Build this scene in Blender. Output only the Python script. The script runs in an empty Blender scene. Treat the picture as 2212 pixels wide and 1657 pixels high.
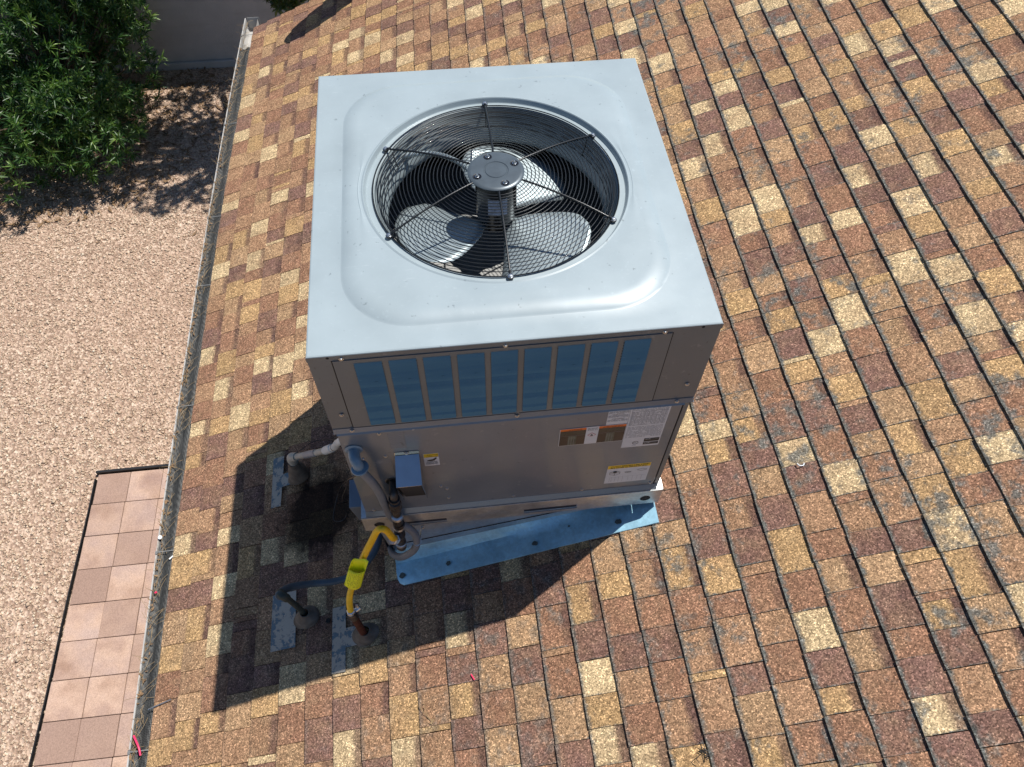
import bpy, math, random
import numpy as np
from mathutils import Vector, Matrix
from math import sin, cos, pi, radians, hypot, atan2, sqrt
rnd = random.Random(7)
nrs = np.random.RandomState(11)
sc = bpy.context.scene
COL = sc.collection

# ---------------------------------------------------------------- camera, sky, sun, exposure
cam_d = bpy.data.cameras.new('camera'); cam = bpy.data.objects.new('camera', cam_d); COL.objects.link(cam)
CAM = Vector((-.1775, -1.9155, 1.7327))
RX, RY, RZ = .5808, -.01, -.1108
cam.matrix_world = Matrix.Translation(CAM) @ (Matrix.Rotation(RZ, 4, 'Z') @ Matrix.Rotation(RY, 4, 'Y') @ Matrix.Rotation(RX, 4, 'X'))
cam_d.sensor_fit = 'HORIZONTAL'; cam_d.sensor_width = 36; cam_d.lens = 36 * 1639.3 / 2212
cam_d.clip_start = .05; cam_d.clip_end = 400
sc.camera = cam
SUN_EL, SUN_AZ = radians(64.7), radians(61.2)
w = bpy.data.worlds.new('World'); sc.world = w; w.use_nodes = True
nt = w.node_tree; bg = nt.nodes['Background']
sky = nt.nodes.new('ShaderNodeTexSky'); sky.sky_type = 'NISHITA'; sky.sun_disc = False
sky.sun_elevation = SUN_EL; sky.sun_rotation = SUN_AZ; sky.ozone_density = 4.2; sky.dust_density = .1; sky.air_density = 1.0
nt.links.new(sky.outputs[0], bg.inputs[0]); bg.inputs[1].default_value = .078
sd = bpy.data.lights.new('sun', 'SUN'); sun = bpy.data.objects.new('sun', sd); COL.objects.link(sun)
sd.energy = 5.0; sd.angle = radians(.5); sd.color = (1.0, .965, .91)
S = Vector((cos(SUN_EL) * sin(SUN_AZ), cos(SUN_EL) * cos(SUN_AZ), sin(SUN_EL)))
sun.rotation_euler = S.to_track_quat('Z', 'Y').to_euler(); sun.location = S * 20
sc.view_settings.view_transform = 'Standard'; sc.view_settings.look = 'None'
sc.view_settings.exposure = .28; sc.view_settings.gamma = 1; sc.view_settings.use_curve_mapping = False
sc.render.engine = 'CYCLES'
sc.cycles.max_bounces = 6; sc.cycles.use_denoising = True
sc.cycles.caustics_reflective = False; sc.cycles.caustics_refractive = False

# ---------------------------------------------------------------- materials
class NT:
    def __init__(s, name):
        s.m = bpy.data.materials.new(name); s.m.use_nodes = True; s.t = s.m.node_tree
        s.b = s.t.nodes['Principled BSDF']
    def n(s, typ, **k):
        x = s.t.nodes.new('ShaderNode' + typ)
        for a, v in k.items():
            if a.startswith('i_'): x.inputs[int(a[2:])].default_value = v
            else: setattr(x, a, v)
        return x
    def l(s, a, b): s.t.links.new(a, b)
    def coord(s, which='Object', scale=(1, 1, 1), rot=(0, 0, 0)):
        c = s.n('TexCoord'); mp = s.n('Mapping'); mp.inputs['Scale'].default_value = scale; mp.inputs['Rotation'].default_value = rot
        s.l(c.outputs[which], mp.inputs[0]); return mp.outputs[0]
    def noise(s, vec, scale, detail=3, rough=.55):
        x = s.n('TexNoise'); x.inputs['Scale'].default_value = scale; x.inputs['Detail'].default_value = detail; x.inputs['Roughness'].default_value = rough
        s.l(vec, x.inputs['Vector']); return x.outputs[0]
    def vor(s, vec, scale, out='Color', feat='F1'):
        x = s.n('TexVoronoi'); x.feature = feat; x.inputs['Scale'].default_value = scale; s.l(vec, x.inputs['Vector']); return x.outputs[out]
    def ramp(s, fac, stops, interp='LINEAR'):
        r = s.n('ValToRGB'); r.color_ramp.interpolation = interp
        e = r.color_ramp.elements
        while len(e) < len(stops): e.new(.5)
        for i, (p, c) in enumerate(stops):
            e[i].position = p; e[i].color = (c[0], c[1], c[2], 1) if isinstance(c, (tuple, list)) else (c, c, c, 1)
        s.l(fac, r.inputs[0]); return r.outputs[0]
    def mix(s, fac, a, b, mode='MIX'):
        x = s.n('Mix'); x.data_type = 'RGBA'; x.blend_type = mode
        for v, i in ((fac, 0), (a, 6), (b, 7)):
            if hasattr(v, 'is_output') or isinstance(v, bpy.types.NodeSocket): s.l(v, x.inputs[i])
            elif i == 0: x.inputs[0].default_value = v
            else: x.inputs[i].default_value = (*v, 1) if len(v) == 3 else v
        return x.outputs[2]
    def math(s, op, a, b=0, clamp=False):
        x = s.n('Math'); x.operation = op; x.use_clamp = clamp
        for v, i in ((a, 0), (b, 1)):
            if isinstance(v, bpy.types.NodeSocket): s.l(v, x.inputs[i])
            else: x.inputs[i].default_value = v
        return x.outputs[0]
    def attr(s, name, out='Color'):
        a = s.n('Attribute'); a.attribute_name = name; return a.outputs[out]
    def bump(s, h, dist, strength=1.0):
        x = s.n('Bump'); x.inputs['Distance'].default_value = dist; x.inputs['Strength'].default_value = strength
        s.l(h, x.inputs['Height']); s.l(x.outputs[0], s.b.inputs['Normal'])
    def set(s, col=None, rough=None, metal=None, spec=None, coat=None):
        B = s.b.inputs
        for v, k in ((col, 'Base Color'), (rough, 'Roughness'), (metal, 'Metallic'), (spec, 'Specular IOR Level'), (coat, 'Coat Weight')):
            if v is None: continue
            if isinstance(v, bpy.types.NodeSocket): s.l(v, B[k])
            elif k == 'Base Color': B[k].default_value = (*v, 1)
            else: B[k].default_value = v
        return s.m

def simple(name, col, rough=.5, metal=0., var=.12, scale=30, spec=.5, coat=0., bump=0.):
    t = NT(name); v = t.coord()
    n = t.noise(v, scale, 4)
    c = t.mix(t.ramp(n, [(.3, 0.), (.7, 1.)]), tuple(x * (1 - var) for x in col), tuple(min(1, x * (1 + var)) for x in col))
    t.set(c, rough, metal, spec, coat)
    if bump: t.bump(n, bump)
    return t.m

M = {}
def mat_shingle():
    t = NT('asphalt_shingle'); v = t.coord()
    base = t.attr('Col'); st = t.n('SeparateXYZ'); a = t.n('Attribute'); a.attribute_name = 'st'; t.l(a.outputs['Vector'], st.inputs[0])
    s, tt, fl = st.outputs[0], st.outputs[1], st.outputs[2]
    soft = t.noise(v, 55, 3)
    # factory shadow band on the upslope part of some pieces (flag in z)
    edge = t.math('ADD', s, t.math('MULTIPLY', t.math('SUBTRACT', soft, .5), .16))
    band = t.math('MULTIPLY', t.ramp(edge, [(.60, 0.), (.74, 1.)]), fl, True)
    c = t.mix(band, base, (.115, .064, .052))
    # colour blend patches
    c = t.mix(t.ramp(t.noise(v, 9, 2), [(.38, 0.), (.72, .42)]), c, (.26, .145, .082))
    c = t.mix(t.ramp(t.noise(v, 17, 3), [(.45, 0.), (.75, .20)]), c, (.42, .30, .17))
    # bare, weathered grey along the butt edge and patches
    wn = t.noise(v, 38, 5, .7)
    big = t.noise(v, 2.2, 2)
    eb = t.math('SUBTRACT', t.ramp(s, [(0., 1.), (.20, 0.)]), t.math('MULTIPLY', t.math('SUBTRACT', wn, .35), 2.2))
    et = t.math('SUBTRACT', t.ramp(tt, [(0., 1.), (.10, 0.)]), t.math('MULTIPLY', t.math('SUBTRACT', wn, .25), 2.4))
    up = t.attr('wear', 'Fac')
    wm = t.math('MULTIPLY', t.math('MAXIMUM', eb, et), 1.6, True)
    wm = t.math('MULTIPLY', wm, t.math('ADD', up, .1), True)
    blot = t.math('MULTIPLY', t.ramp(t.math('MULTIPLY', t.noise(v, 13, 5, .65), t.math('ADD', big, .45)), [(.53, 0.), (.66, .75)]), t.math('ADD', up, .15), True)
    c = t.mix(t.math('MAXIMUM', wm, blot), c, (.135, .135, .12))
    # granules
    g = t.vor(v, 230); gs = t.n('SeparateColor'); t.l(g, gs.inputs[0])
    gr = t.ramp(gs.outputs[0], [(0., .42), (.3, .75), (.75, 1.12), (.92, 1.5), (1., 2.3)])
    c = t.mix(1., c, gr, 'MULTIPLY')
    g2 = t.vor(v, 120); gs2 = t.n('SeparateColor'); t.l(g2, gs2.inputs[0])
    c = t.mix(1., c, t.ramp(gs2.outputs[1], [(0., .82), (.5, 1.), (1., 1.24)]), 'MULTIPLY')
    # soot / grime below the condensate pipe
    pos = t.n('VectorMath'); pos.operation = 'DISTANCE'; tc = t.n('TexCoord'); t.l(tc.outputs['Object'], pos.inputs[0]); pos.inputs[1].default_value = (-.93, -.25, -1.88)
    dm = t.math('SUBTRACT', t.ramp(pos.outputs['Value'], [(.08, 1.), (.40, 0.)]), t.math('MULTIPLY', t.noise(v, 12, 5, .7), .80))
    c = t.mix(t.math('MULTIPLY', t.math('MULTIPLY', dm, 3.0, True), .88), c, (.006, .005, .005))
    t.set(c, .95, 0, .15)
    t.bump(gs.outputs[1], .0022, .8)
    return t.m
M['shingle'] = mat_shingle()
M['deck'] = simple('roof_underlay', (.03, .028, .026), .9)

def mat_paint(name, col, rough=.34, metal=0., spec=.5, coat=.0, sheet=0.0):
    t = NT(name); v = t.coord()
    n = t.noise(v, 5, 4); sm = t.noise(v, 60, 5, .7)
    c = t.mix(t.ramp(n, [(.3, 0.), (.75, 1.)]), tuple(x * .93 for x in col), tuple(x * 1.05 for x in col))
    c = t.mix(t.math('MULTIPLY', t.ramp(sm, [(.60, 0.), (.72, 1.)]), .18), c, tuple(min(1, x * 1.5 + .03) for x in col))
    scr = t.noise(t.coord(scale=(14, 90, 14), rot=(0, 0, .5)), 1.5, 3, .7)
    c = t.mix(t.math('MULTIPLY', t.ramp(scr, [(.65, 0.), (.70, 1.)]), .12), c, (.6, .64, .65))
    mk = t.noise(v, 26, 6, .8); loc = t.noise(v, 3.1, 2)
    c = t.mix(t.math('MULTIPLY', t.math('MULTIPLY', t.ramp(mk, [(.60, 0.), (.66, 1.)]), t.ramp(loc, [(.50, 0.), (.62, 1.)])), .30), c, tuple(min(1, x * 1.5) for x in col))
    c = t.mix(t.math('MULTIPLY', t.ramp(t.noise(v, 48, 2), [(.26, 1.), (.30, 0.)]), .5), c, tuple(x * .35 for x in col))
    c = t.mix(t.math('MULTIPLY', t.ramp(t.noise(v, 1.7, 5, .65), [(.45, 0.), (.7, 1.)]), .10), c, tuple(x * b_ for x, b_ in zip(col, (.85, .78, .68))))
    t.set(c, t.ramp(n, [(.2, rough * .85), (.8, rough * 1.2)]), metal, spec, coat)
    lo = t.noise(v, 2.3, 1)
    t.bump(t.math('ADD', t.math('MULTIPLY', lo, 1.0), t.math('MULTIPLY', t.noise(v, 9, 2), .12)), sheet)
    return t.m
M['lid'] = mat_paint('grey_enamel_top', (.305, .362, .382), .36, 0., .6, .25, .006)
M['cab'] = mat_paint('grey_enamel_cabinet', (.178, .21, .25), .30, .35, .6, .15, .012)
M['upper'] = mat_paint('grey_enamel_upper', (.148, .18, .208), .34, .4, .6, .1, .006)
M['louver_sky'] = mat_paint('enamel_louvers_sky_tint', (.105, .185, .225), .34, .7, .6, .1, .002)  # same enamel as the upper panel, blue sky reflection put into the colour
M['floor'] = simple('grey_inner_floor', (.30, .30, .29), .6)
def mat_galv(name, col, rough, metal=.85):
    t = NT(name); v = t.coord()
    sp = t.vor(v, 90); q = t.n('SeparateColor'); t.l(sp, q.inputs[0])
    c = t.mix(t.math('MULTIPLY', q.outputs[0], .35), col, tuple(x * .6 for x in col))
    d = t.ramp(t.noise(v, 9, 6, .7), [(.45, 0.), (.70, .55)])
    c = t.mix(d, c, tuple(x * .45 for x in col))
    t.set(c, t.math('ADD', t.math('MULTIPLY', t.noise(v, 8, 3), .3), rough - .15), metal)
    t.bump(t.noise(v, 7, 2), .012)
    return t.m
M['galv'] = mat_galv('galvanised_sheet', (.62, .64, .64), .42)
M['galv_old'] = mat_galv('weathered_flashing', (.42, .72, .88), .40, .30)
M['alu'] = simple('bare_aluminium', (.34, .40, .42), .42, .45, .05, 8)
M['chrome'] = simple('bright_hood_metal', (.50, .52, .54), .16, 1., .2, 5)
M['black_wire'] = simple('black_coated_wire', (.008, .009, .010), .35, 0., .1, 50, .5, .1)
M['black'] = simple('black_plastic', (.012, .012, .013), .4)
M['cap'] = simple('motor_cap_grey', (.085, .105, .12), .36, .3, .15, 20, .5, .2)
M['motor'] = simple('black_motor_paint', (.012, .012, .014), .3, 0., .1, 10, .6, .3)
M['cavity'] = simple('dark_coil_cavity', (.010, .010, .011), .8)
M['conduit'] = simple('grey_conduit_jacket', (.16, .175, .195), .45, 0., .12, 25)
M['conduit_dark'] = simple('shade_darkened_conduit', (.07, .095, .115), .5, 0., .2, 25)  # far run of the grey conduit, its shade put into a darker colour
M['fitting'] = simple('blue_grey_fitting', (.16, .24, .31), .4, .1, .15, 30)
M['yellow'] = simple('yellow_hose_coating', (.85, .50, .005), .38, 0., .1, 40)
M['iron'] = simple('old_gas_pipe_iron', (.055, .05, .048), .45, .6, .5, 30, .5, 0, .002)
M['rust'] = simple('rusty_pipe_iron', (.07, .022, .014), .8, .2, .5, 40, .3, 0, .002)
M['zinc'] = simple('zinc_plated_fitting', (.62, .64, .66), .3, .9, .15, 30)
M['screw'] = simple('screw_steel', (.55, .57, .58), .28, .95, .1, 50)
M['pvc'] = simple('weathered_pvc', (.42, .40, .34), .45, 0, .14, 14)
M['pvc_new'] = simple('white_pvc', (.62, .66, .66), .38, 0, .05, 14)
M['pvc_clear'] = simple('cloudy_tape_band', (.26, .27, .29), .35, 0, .2, 20)
M['boot'] = simple('dusty_lead_boot', (.15, .125, .10), .75, .2, .35, 25, .4, 0, .003)
M['mastic'] = simple('grey_sealant', (.09, .105, .10), .8, 0, .3, 60, .3, 0, .003)
def mat_plate():
    t = NT('peeling_painted_flashing'); v = t.coord()
    k = t.ramp(t.math('ADD', t.noise(v, 16, 5, .75), t.math('MULTIPLY', t.noise(v, 70, 3), .18)), [(.60, 0.), (.63, 1.)])
    c = t.mix(k, (.40, .355, .295), (.12, .17, .20))
    t.set(c, .55, .25); t.bump(k, .001); return t.m
M['plate'] = mat_plate()
def mat_gutterguard():
    t = NT('woven_gutter_mesh'); v = t.coord(scale=(1, 1, 1), rot=(0, .35, .6))
    ch = t.n('TexChecker'); ch.inputs['Scale'].default_value = 190; t.l(v, ch.inputs[0])
    n = t.noise(t.coord(scale=(30, 3, 30)), 2, 4)
    c = t.mix(ch.outputs['Fac'], (.006, .0065, .0065), (.075, .075, .07))
    c = t.mix(1., c, t.ramp(n, [(.3, .5), (.7, 1.7)]), 'MULTIPLY')
    t.set(c, .6, .1); t.bump(ch.outputs['Fac'], .001)
    return t.m
M['mesh'] = mat_gutterguard()
M['strap'] = simple('dull_hanger_strap', (.24, .24, .23), .5, .2)
M['gutter'] = simple('white_gutter_enamel', (.42, .405, .38), .4, 0, .1, 6)
def mat_gravel(ground):
    t = NT('gravel_bed' if ground else 'decomposed_granite_stone'); v = t.coord()
    if ground:
        q = t.n('SeparateColor'); t.l(t.vor(v, 45), q.inputs[0])
        c = t.ramp(q.outputs[0], [(0., (.20, .13, .09)), (.4, (.38, .26, .19)), (.8, (.54, .40, .30)), (1., (.68, .54, .42))])
        t.bump(t.vor(v, 45, 'Distance'), .012, 1.)
    else:
        c = t.attr('Col'); c = t.mix(.3, c, t.ramp(t.noise(v, 80, 2), [(.3, (.38, .28, .20)), (.7, (.70, .585, .45))]))
    c = t.mix(t.ramp(t.noise(v, .55, 4, .6), [(.3, 0.), (.8, .45)]), c, (.44, .30, .22))
    return t.set(c, .95, 0, .2)
M['ground'] = mat_gravel(True); M['stone'] = mat_gravel(False)
def mat_paver():
    t = NT('tumbled_concrete_paver'); v = t.coord(); o = t.n('ObjectInfo')
    off = t.n('Combine' + 'XYZ'); t.l(t.math('MULTIPLY', o.outputs['Random'], 37.), off.inputs[0])
    va = t.n('VectorMath'); va.operation = 'ADD'; t.l(v, va.inputs[0]); t.l(off.outputs[0], va.inputs[1])
    n = t.noise(va.outputs[0], 3.6, 3, .5)
    c = t.ramp(n, [(.3, (.34, .215, .155)), (.5, (.50, .345, .26)), (.68, (.45, .325, .27))])
    c = t.mix(t.ramp(t.noise(va.outputs[0], 5, 3), [(.45, 0.), (.75, .7)]), c, (.33, .225, .195))
    c = t.mix(t.ramp(o.outputs['Random'], [(.0, 0.), (.35, .1), (.6, .45), (1., 1.)]), c, (.31, .205, .16))
    c = t.mix(1., c, t.ramp(t.noise(v, 130, 2), [(.3, .8), (.7, 1.15)]), 'MULTIPLY')
    t.set(c, .9, 0, .2); t.bump(t.noise(v, 60, 4), .002); return t.m
M['paver'] = mat_paver()
M['edging'] = simple('black_landscape_edging', (.012, .012, .013), .5)
def mat_stucco():
    t = NT('painted_stucco'); v = t.coord()
    n = t.noise(v, 3, 5, .65)
    c = t.ramp(n, [(.3, (.38, .385, .385)), (.75, (.48, .485, .485))])
    c = t.mix(t.ramp(t.noise(t.coord(scale=(1, 1, 6)), 2, 4), [(.55, 0.), (.8, .35)]), c, (.25, .22, .2))
    t.set(c, .95, 0, .15); t.bump(t.noise(v, 60, 5, .7), .006); return t.m
M['stucco'] = mat_stucco()
def mat_leaf(name, a, b, c2):
    t = NT(name); o = t.attr('Col')
    q = t.n('SeparateColor'); t.l(o, q.inputs[0])
    c = t.ramp(q.outputs[0], [(0., a), (.6, b), (1., c2)])
    t.set(c, .38, 0, .5)
    t.b.inputs['Subsurface Weight'].default_value = 0
    # light passing through the blade
    tr = t.n('BsdfTranslucent'); t.l(t.mix(1., c, (1.2, 1.5, .5), 'MULTIPLY'), tr.inputs[0])
    ms = t.n('MixShader'); ms.inputs[0].default_value = .28
    t.l(t.b.outputs[0], ms.inputs[1]); t.l(tr.outputs[0], ms.inputs[2])
    t.l(ms.outputs[0], t.t.nodes['Material Output'].inputs[0])
    return t.m
M['leaf'] = mat_leaf('oleander_leaf', (.015, .05, .011), (.058, .132, .027), (.22, .32, .075))
M['leaf2'] = mat_leaf('tree_leaf', (.02, .04, .01), (.05, .085, .02), (.12, .15, .04))
M['bark'] = simple('grey_bark', (.14, .10, .07), .9, 0, .3, 20, .3, 0, .01)
M['straw'] = simple('dry_needles', (.30, .21, .11), .8, 0, .35, 90)
M['litter'] = simple('dry_leaf_litter', (.20, .12, .06), .85, 0, .5, 12)
M['pink'] = simple('pink_plastic', (.85, .04, .13), .35)
M['white'] = simple('white_plastic', (.75, .78, .78), .4, 0, .03)
M['lab_white'] = simple('label_white', (.60, .61, .63), .45, 0, .03)
M['lab_orange'] = simple('label_orange', (.75, .16, .02), .45, 0, .03)
M['lab_yellow'] = simple('label_yellow', (.78, .50, .01), .45, 0, .03)
M['lab_brown'] = simple('label_dark_photo_print', (.045, .03, .022), .4, 0, .5, 14)
M['lab_olive'] = simple('label_olive_photo_print', (.09, .10, .07), .4, 0, .4, 30)
M['lab_black'] = simple('label_ink', (.015, .015, .017), .5, 0, .05)
M['lab_grey'] = simple('label_grey_print', (.22, .225, .24), .5, 0, .05)
M['lab_red'] = simple('label_red_print', (.45, .03, .04), .5, 0, .05)
M['tag'] = simple('lime_yellow_tag', (.85, .88, .01), .4, 0, .04, 60)
M['tagtext'] = simple('tag_print', (.25, .28, .01), .5, 0, .05)
M['dish'] = simple('dish_grey_paint', (.35, .35, .36), .5)
M['siding'] = simple('house_stucco', (.42, .38, .33), .95, 0, .1, 5, .2, 0, .004)

# ---------------------------------------------------------------- object helpers
def add(name, me, mat, parent=None, **props):
    o = bpy.data.objects.new(name, me); COL.objects.link(o)
    if mat is not None and len(me.materials) == 0: me.materials.append(mat)
    if parent is not None:
        o.parent = parent; o.matrix_parent_inverse = Matrix.Translation(-WLOC.get(parent.name, Vector((0, 0, 0))))
    for k, v in props.items(): o[k] = v
    return o
WLOC = {}
def thing(name, loc, label, cat, group=None):
    o = bpy.data.objects.new(name, None); COL.objects.link(o); o.location = loc; o.empty_display_size = .1
    o['label'] = label; o['category'] = cat
    if group: o['group'] = group
    WLOC[o.name] = Vector(loc); return o
def tag(o, label, cat, group=None):
    o['label'] = label; o['category'] = cat
    if group: o['group'] = group
    return o
class MB:
    def __init__(s): s.v = []; s.f = []
    def quad(s, a, b, c, d):
        n = len(s.v); s.v += [tuple(a), tuple(b), tuple(c), tuple(d)]; s.f.append((n, n + 1, n + 2, n + 3)); return s
    def poly(s, pts, back=None):
        n = len(s.v); s.v += [tuple(p) for p in pts]; s.f.append(tuple(range(n, n + len(pts)))); return s
    def extr(s, pts, d):   # closed prism: polygon pts pushed by vector d
        k = len(pts); n = len(s.v)
        s.v += [tuple(p) for p in pts] + [tuple(Vector(p) + Vector(d)) for p in pts]
        s.f.append(tuple(range(n, n + k))[::-1]); s.f.append(tuple(range(n + k, n + 2 * k)))
        for i in range(k):
            j = (i + 1) % k; s.f.append((n + i, n + j, n + k + j, n + k + i))
        return s
    def box(s, x0, x1, y0, y1, z0, z1):
        return s.extr([(x0, y0, z0), (x1, y0, z0), (x1, y1, z0), (x0, y1, z0)], (0, 0, z1 - z0))
    def ring(s, rings, closed=True, cap=False):   # loft list of rings (lists of points)
        n = len(s.v); k = len(rings[0])
        for r in rings: s.v += [tuple(p) for p in r]
        for i in range(len(rings) - 1):
            for j in range(k if closed else k - 1):
                jj = (j + 1) % k; a = n + i * k
                s.f.append((a + j, a + jj, a + k + jj, a + k + j))
        if cap:
            s.f.append(tuple(range(n, n + k))[::-1]); s.f.append(tuple(range(n + (len(rings) - 1) * k, n + len(rings) * k)))
        return s
    def tube(s, pts, r, seg=10, cap=True, smoothk=0, ribs=None):
        P = [Vector(p) for p in pts]
        if smoothk: P = spline(P, smoothk)
        R = [r] * len(P) if not callable(r) else [r(i / (len(P) - 1)) for i in range(len(P))]
        if ribs:   # corrugation
            Q = [P[0]]; step = ribs / 2
            L = [0]
            for a, b in zip(P, P[1:]): L.append(L[-1] + (b - a).length)
            m = max(2, int(L[-1] / step)); Q = []; i = 0
            for q in range(m + 1):
                d = L[-1] * q / m
                while i < len(L) - 2 and L[i + 1] < d: i += 1
                u = (d - L[i]) / max(1e-9, L[i + 1] - L[i]); Q.append(P[i].lerp(P[i + 1], u))
            P = Q; R = [r * (1.0 if q % 2 else (.88 if ribs > .0101 or ribs < .0099 else .66)) for q in range(len(P))]
        up = None; rings = []
        for i, p in enumerate(P):
            t = (P[min(i + 1, len(P) - 1)] - P[max(i - 1, 0)]).normalized()
            if up is None:
                up = Vector((0, 0, 1)) if abs(t.z) < .9 else Vector((1, 0, 0))
            up = (up - t * up.dot(t)).normalized(); bi = t.cross(up)
            rings.append([p + (up * cos(2 * pi * j / seg) + bi * sin(2 * pi * j / seg)) * R[i] for j in range(seg)])
        return s.ring(rings, True, cap)
    def lathe(s, org, axis, prof, seg=20, cap=True):
        a = Vector(axis).normalized(); u = a.orthogonal().normalized(); v = a.cross(u); o = Vector(org)
        return s.ring([[o + a * h + (u * cos(2 * pi * j / seg) + v * sin(2 * pi * j / seg)) * r for j in range(seg)] for r, h in prof], True, cap)
    def build(s, name, mat, parent=None, smooth=None, bev=0, **props):
        me = bpy.data.meshes.new(name); me.from_pydata(s.v, [], s.f); me.update()
        if smooth is not None:
            me.shade_smooth() if hasattr(me, 'shade_smooth') else None
            me.set_sharp_from_angle(angle=radians(smooth))
        o = add(name, me, mat, parent, **props)
        if bev:
            b = o.modifiers.new('bevel', 'BEVEL'); b.width = bev; b.segments = 2; b.limit_method = 'ANGLE'
        return o
def spline(P, k):
    out = []
    for i in range(len(P) - 1):
        p0 = P[max(i - 1, 0)]; p1 = P[i]; p2 = P[i + 1]; p3 = P[min(i + 2, len(P) - 1)]
        for q in range(k):
            t = q / k
            out.append(.5 * ((2 * p1) + (p2 - p0) * t + (2 * p0 - 5 * p1 + 4 * p2 - p3) * t * t + (3 * p1 - p0 - 3 * p2 + p3) * t ** 3))
    out.append(P[-1]); return out
def mesh_np(name, V, F, mat, parent=None, col=None, smooth=False, **props):
    me = bpy.data.meshes.new(name); k = F.shape[1]
    me.vertices.add(len(V)); me.vertices.foreach_set('co', np.asarray(V, np.float32).ravel())
    me.loops.add(F.size); me.loops.foreach_set('vertex_index', F.astype(np.int32).ravel())
    me.polygons.add(len(F)); me.polygons.foreach_set('loop_start', np.arange(0, F.size, k, dtype=np.int32))
    me.update(calc_edges=True)
    if col is not None:
        a = me.attributes.new('Col', 'FLOAT_COLOR', 'POINT'); a.data.foreach_set('color', np.asarray(col, np.float32).ravel())
    if smooth: me.shade_smooth()
    return add(name, me, mat, parent, **props)

# ---------------------------------------------------------------- roof geometry
ZG = -4.70
SLX, SLY, Z0 = .4009, .0095, 1.498
def roof_z(x, y, h=0): return -Z0 + SLX * x + SLY * y + h
RN = Vector((-SLX, -SLY, 1)).normalized()
def RP(x, y, h=0): p = Vector((x, y, roof_z(x, y))) + RN * h; return p
def edge_x(y): return -1.781 + .0055 * (y - .3) ** 2 + .004 * y * 0
RAKE = 4.52; Y_LO = -3.3; N_C = 44; PITCH = .1312

# ---------------------------------------------------------------- ground, paving, wall
g = MB(); g.quad((-90, -90, ZG), (90, -90, ZG), (90, 120, ZG), (-90, 120, ZG)); g.build('ground', M['ground'], kind='structure')
# gravel stones: real chips over the part of the bed in view
def stones():
    N = 190000
    x = nrs.uniform(-8.2, -2.2, N); y = nrs.uniform(-2.6, 7.95, N)
    keep = ~((x > -3.62) & (y < 1.655)); x = x[keep]; y = y[keep]; N = len(x)
    base = np.array([(1, 0, 0), (0, 1, 0), (-1, 0, 0), (0, -1, 0), (0, 0, .8), (0, 0, -.8)], float)
    F = np.array([(0, 1, 4), (1, 2, 4), (2, 3, 4), (3, 0, 4), (1, 0, 5), (2, 1, 5), (3, 2, 5), (0, 3, 5)])
    r = nrs.gamma(4, .0020, N).clip(.004, .024)
    J = base[None] * nrs.uniform(.6, 1.25, (N, 6, 1)) * r[:, None, None]
    # random rotation
    q = nrs.normal(size=(N, 4)); q /= np.linalg.norm(q, axis=1)[:, None]; a, b, c, d = q.T
    Rm = np.stack([np.stack([1 - 2 * (c * c + d * d), 2 * (b * c - a * d), 2 * (b * d + a * c)], -1),
                   np.stack([2 * (b * c + a * d), 1 - 2 * (b * b + d * d), 2 * (c * d - a * b)], -1),
                   np.stack([2 * (b * d - a * c), 2 * (c * d + a * b), 1 - 2 * (b * b + c * c)], -1)], 1)
    V = np.einsum('nij,nkj->nki', Rm, J); V[..., 2] *= .7
    V[..., 0] += x[:, None]; V[..., 1] += y[:, None]; V[..., 2] += ZG + r[:, None] * .35
    pal = np.array([(.64, .49, .39), (.54, .39, .30), (.70, .57, .47), (.42, .29, .22), (.58, .42, .32), (.76, .67, .58), (.30, .20, .15)])
    ci = nrs.choice(len(pal), N, p=[.21, .21, .15, .16, .16, .04, .07]); C = np.ones((N, 6, 4)); C[..., :3] = pal[ci][:, None] * np.array([.93, .94, .85]) * nrs.uniform(.85, 1.15, (N, 1, 1))
    FF = (F[None] + 6 * np.arange(N)[:, None, None]).reshape(-1, 3)
    mesh_np('gravel', V.reshape(-1, 3), FF, M['stone'], None, C.reshape(-1, 4), kind='stuff', label='loose pinkish tan gravel chips beside the paving')
stones()
# leaf litter under the shrub
def litter(name, n, xr, yr, z, mat, size, par=None, mask=None, **props):
    V = []; F = []
    for i in range(n):
        x = rnd.uniform(*xr); y = rnd.uniform(*yr)
        if mask and not mask(x, y): continue
        zz = (z(x, y) if callable(z) else z) + rnd.uniform(.004, .02); a = rnd.uniform(0, 2 * pi); l = size * rnd.uniform(.5, 1.2); w_ = l * .12
        d = Vector((cos(a), sin(a), rnd.uniform(-.15, .25))) * l; s_ = Vector((-sin(a), cos(a), rnd.uniform(-.3, .3))) * w_; p = Vector((x, y, zz))
        k = len(V); V += [p - d / 2, p + s_ + Vector((0, 0, .004)), p + d / 2, p - s_]; F.append((k, k + 1, k + 2, k + 3))
    return mesh_np(name, np.array([tuple(v) for v in V]), np.array(F), mat, par, **props)
litter('leaf_litter', 2600, (-6.5, -2.9), (4.6, 7.9), ZG + .01, M['litter'], .10, None, lambda x, y: (x + 4.9) ** 2 / 4.0 + (y - 6.9) ** 2 / 3.6 < 1 or rnd.random() < .04, kind='stuff', label='dry fallen leaves lying on the gravel under the shrub')
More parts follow.
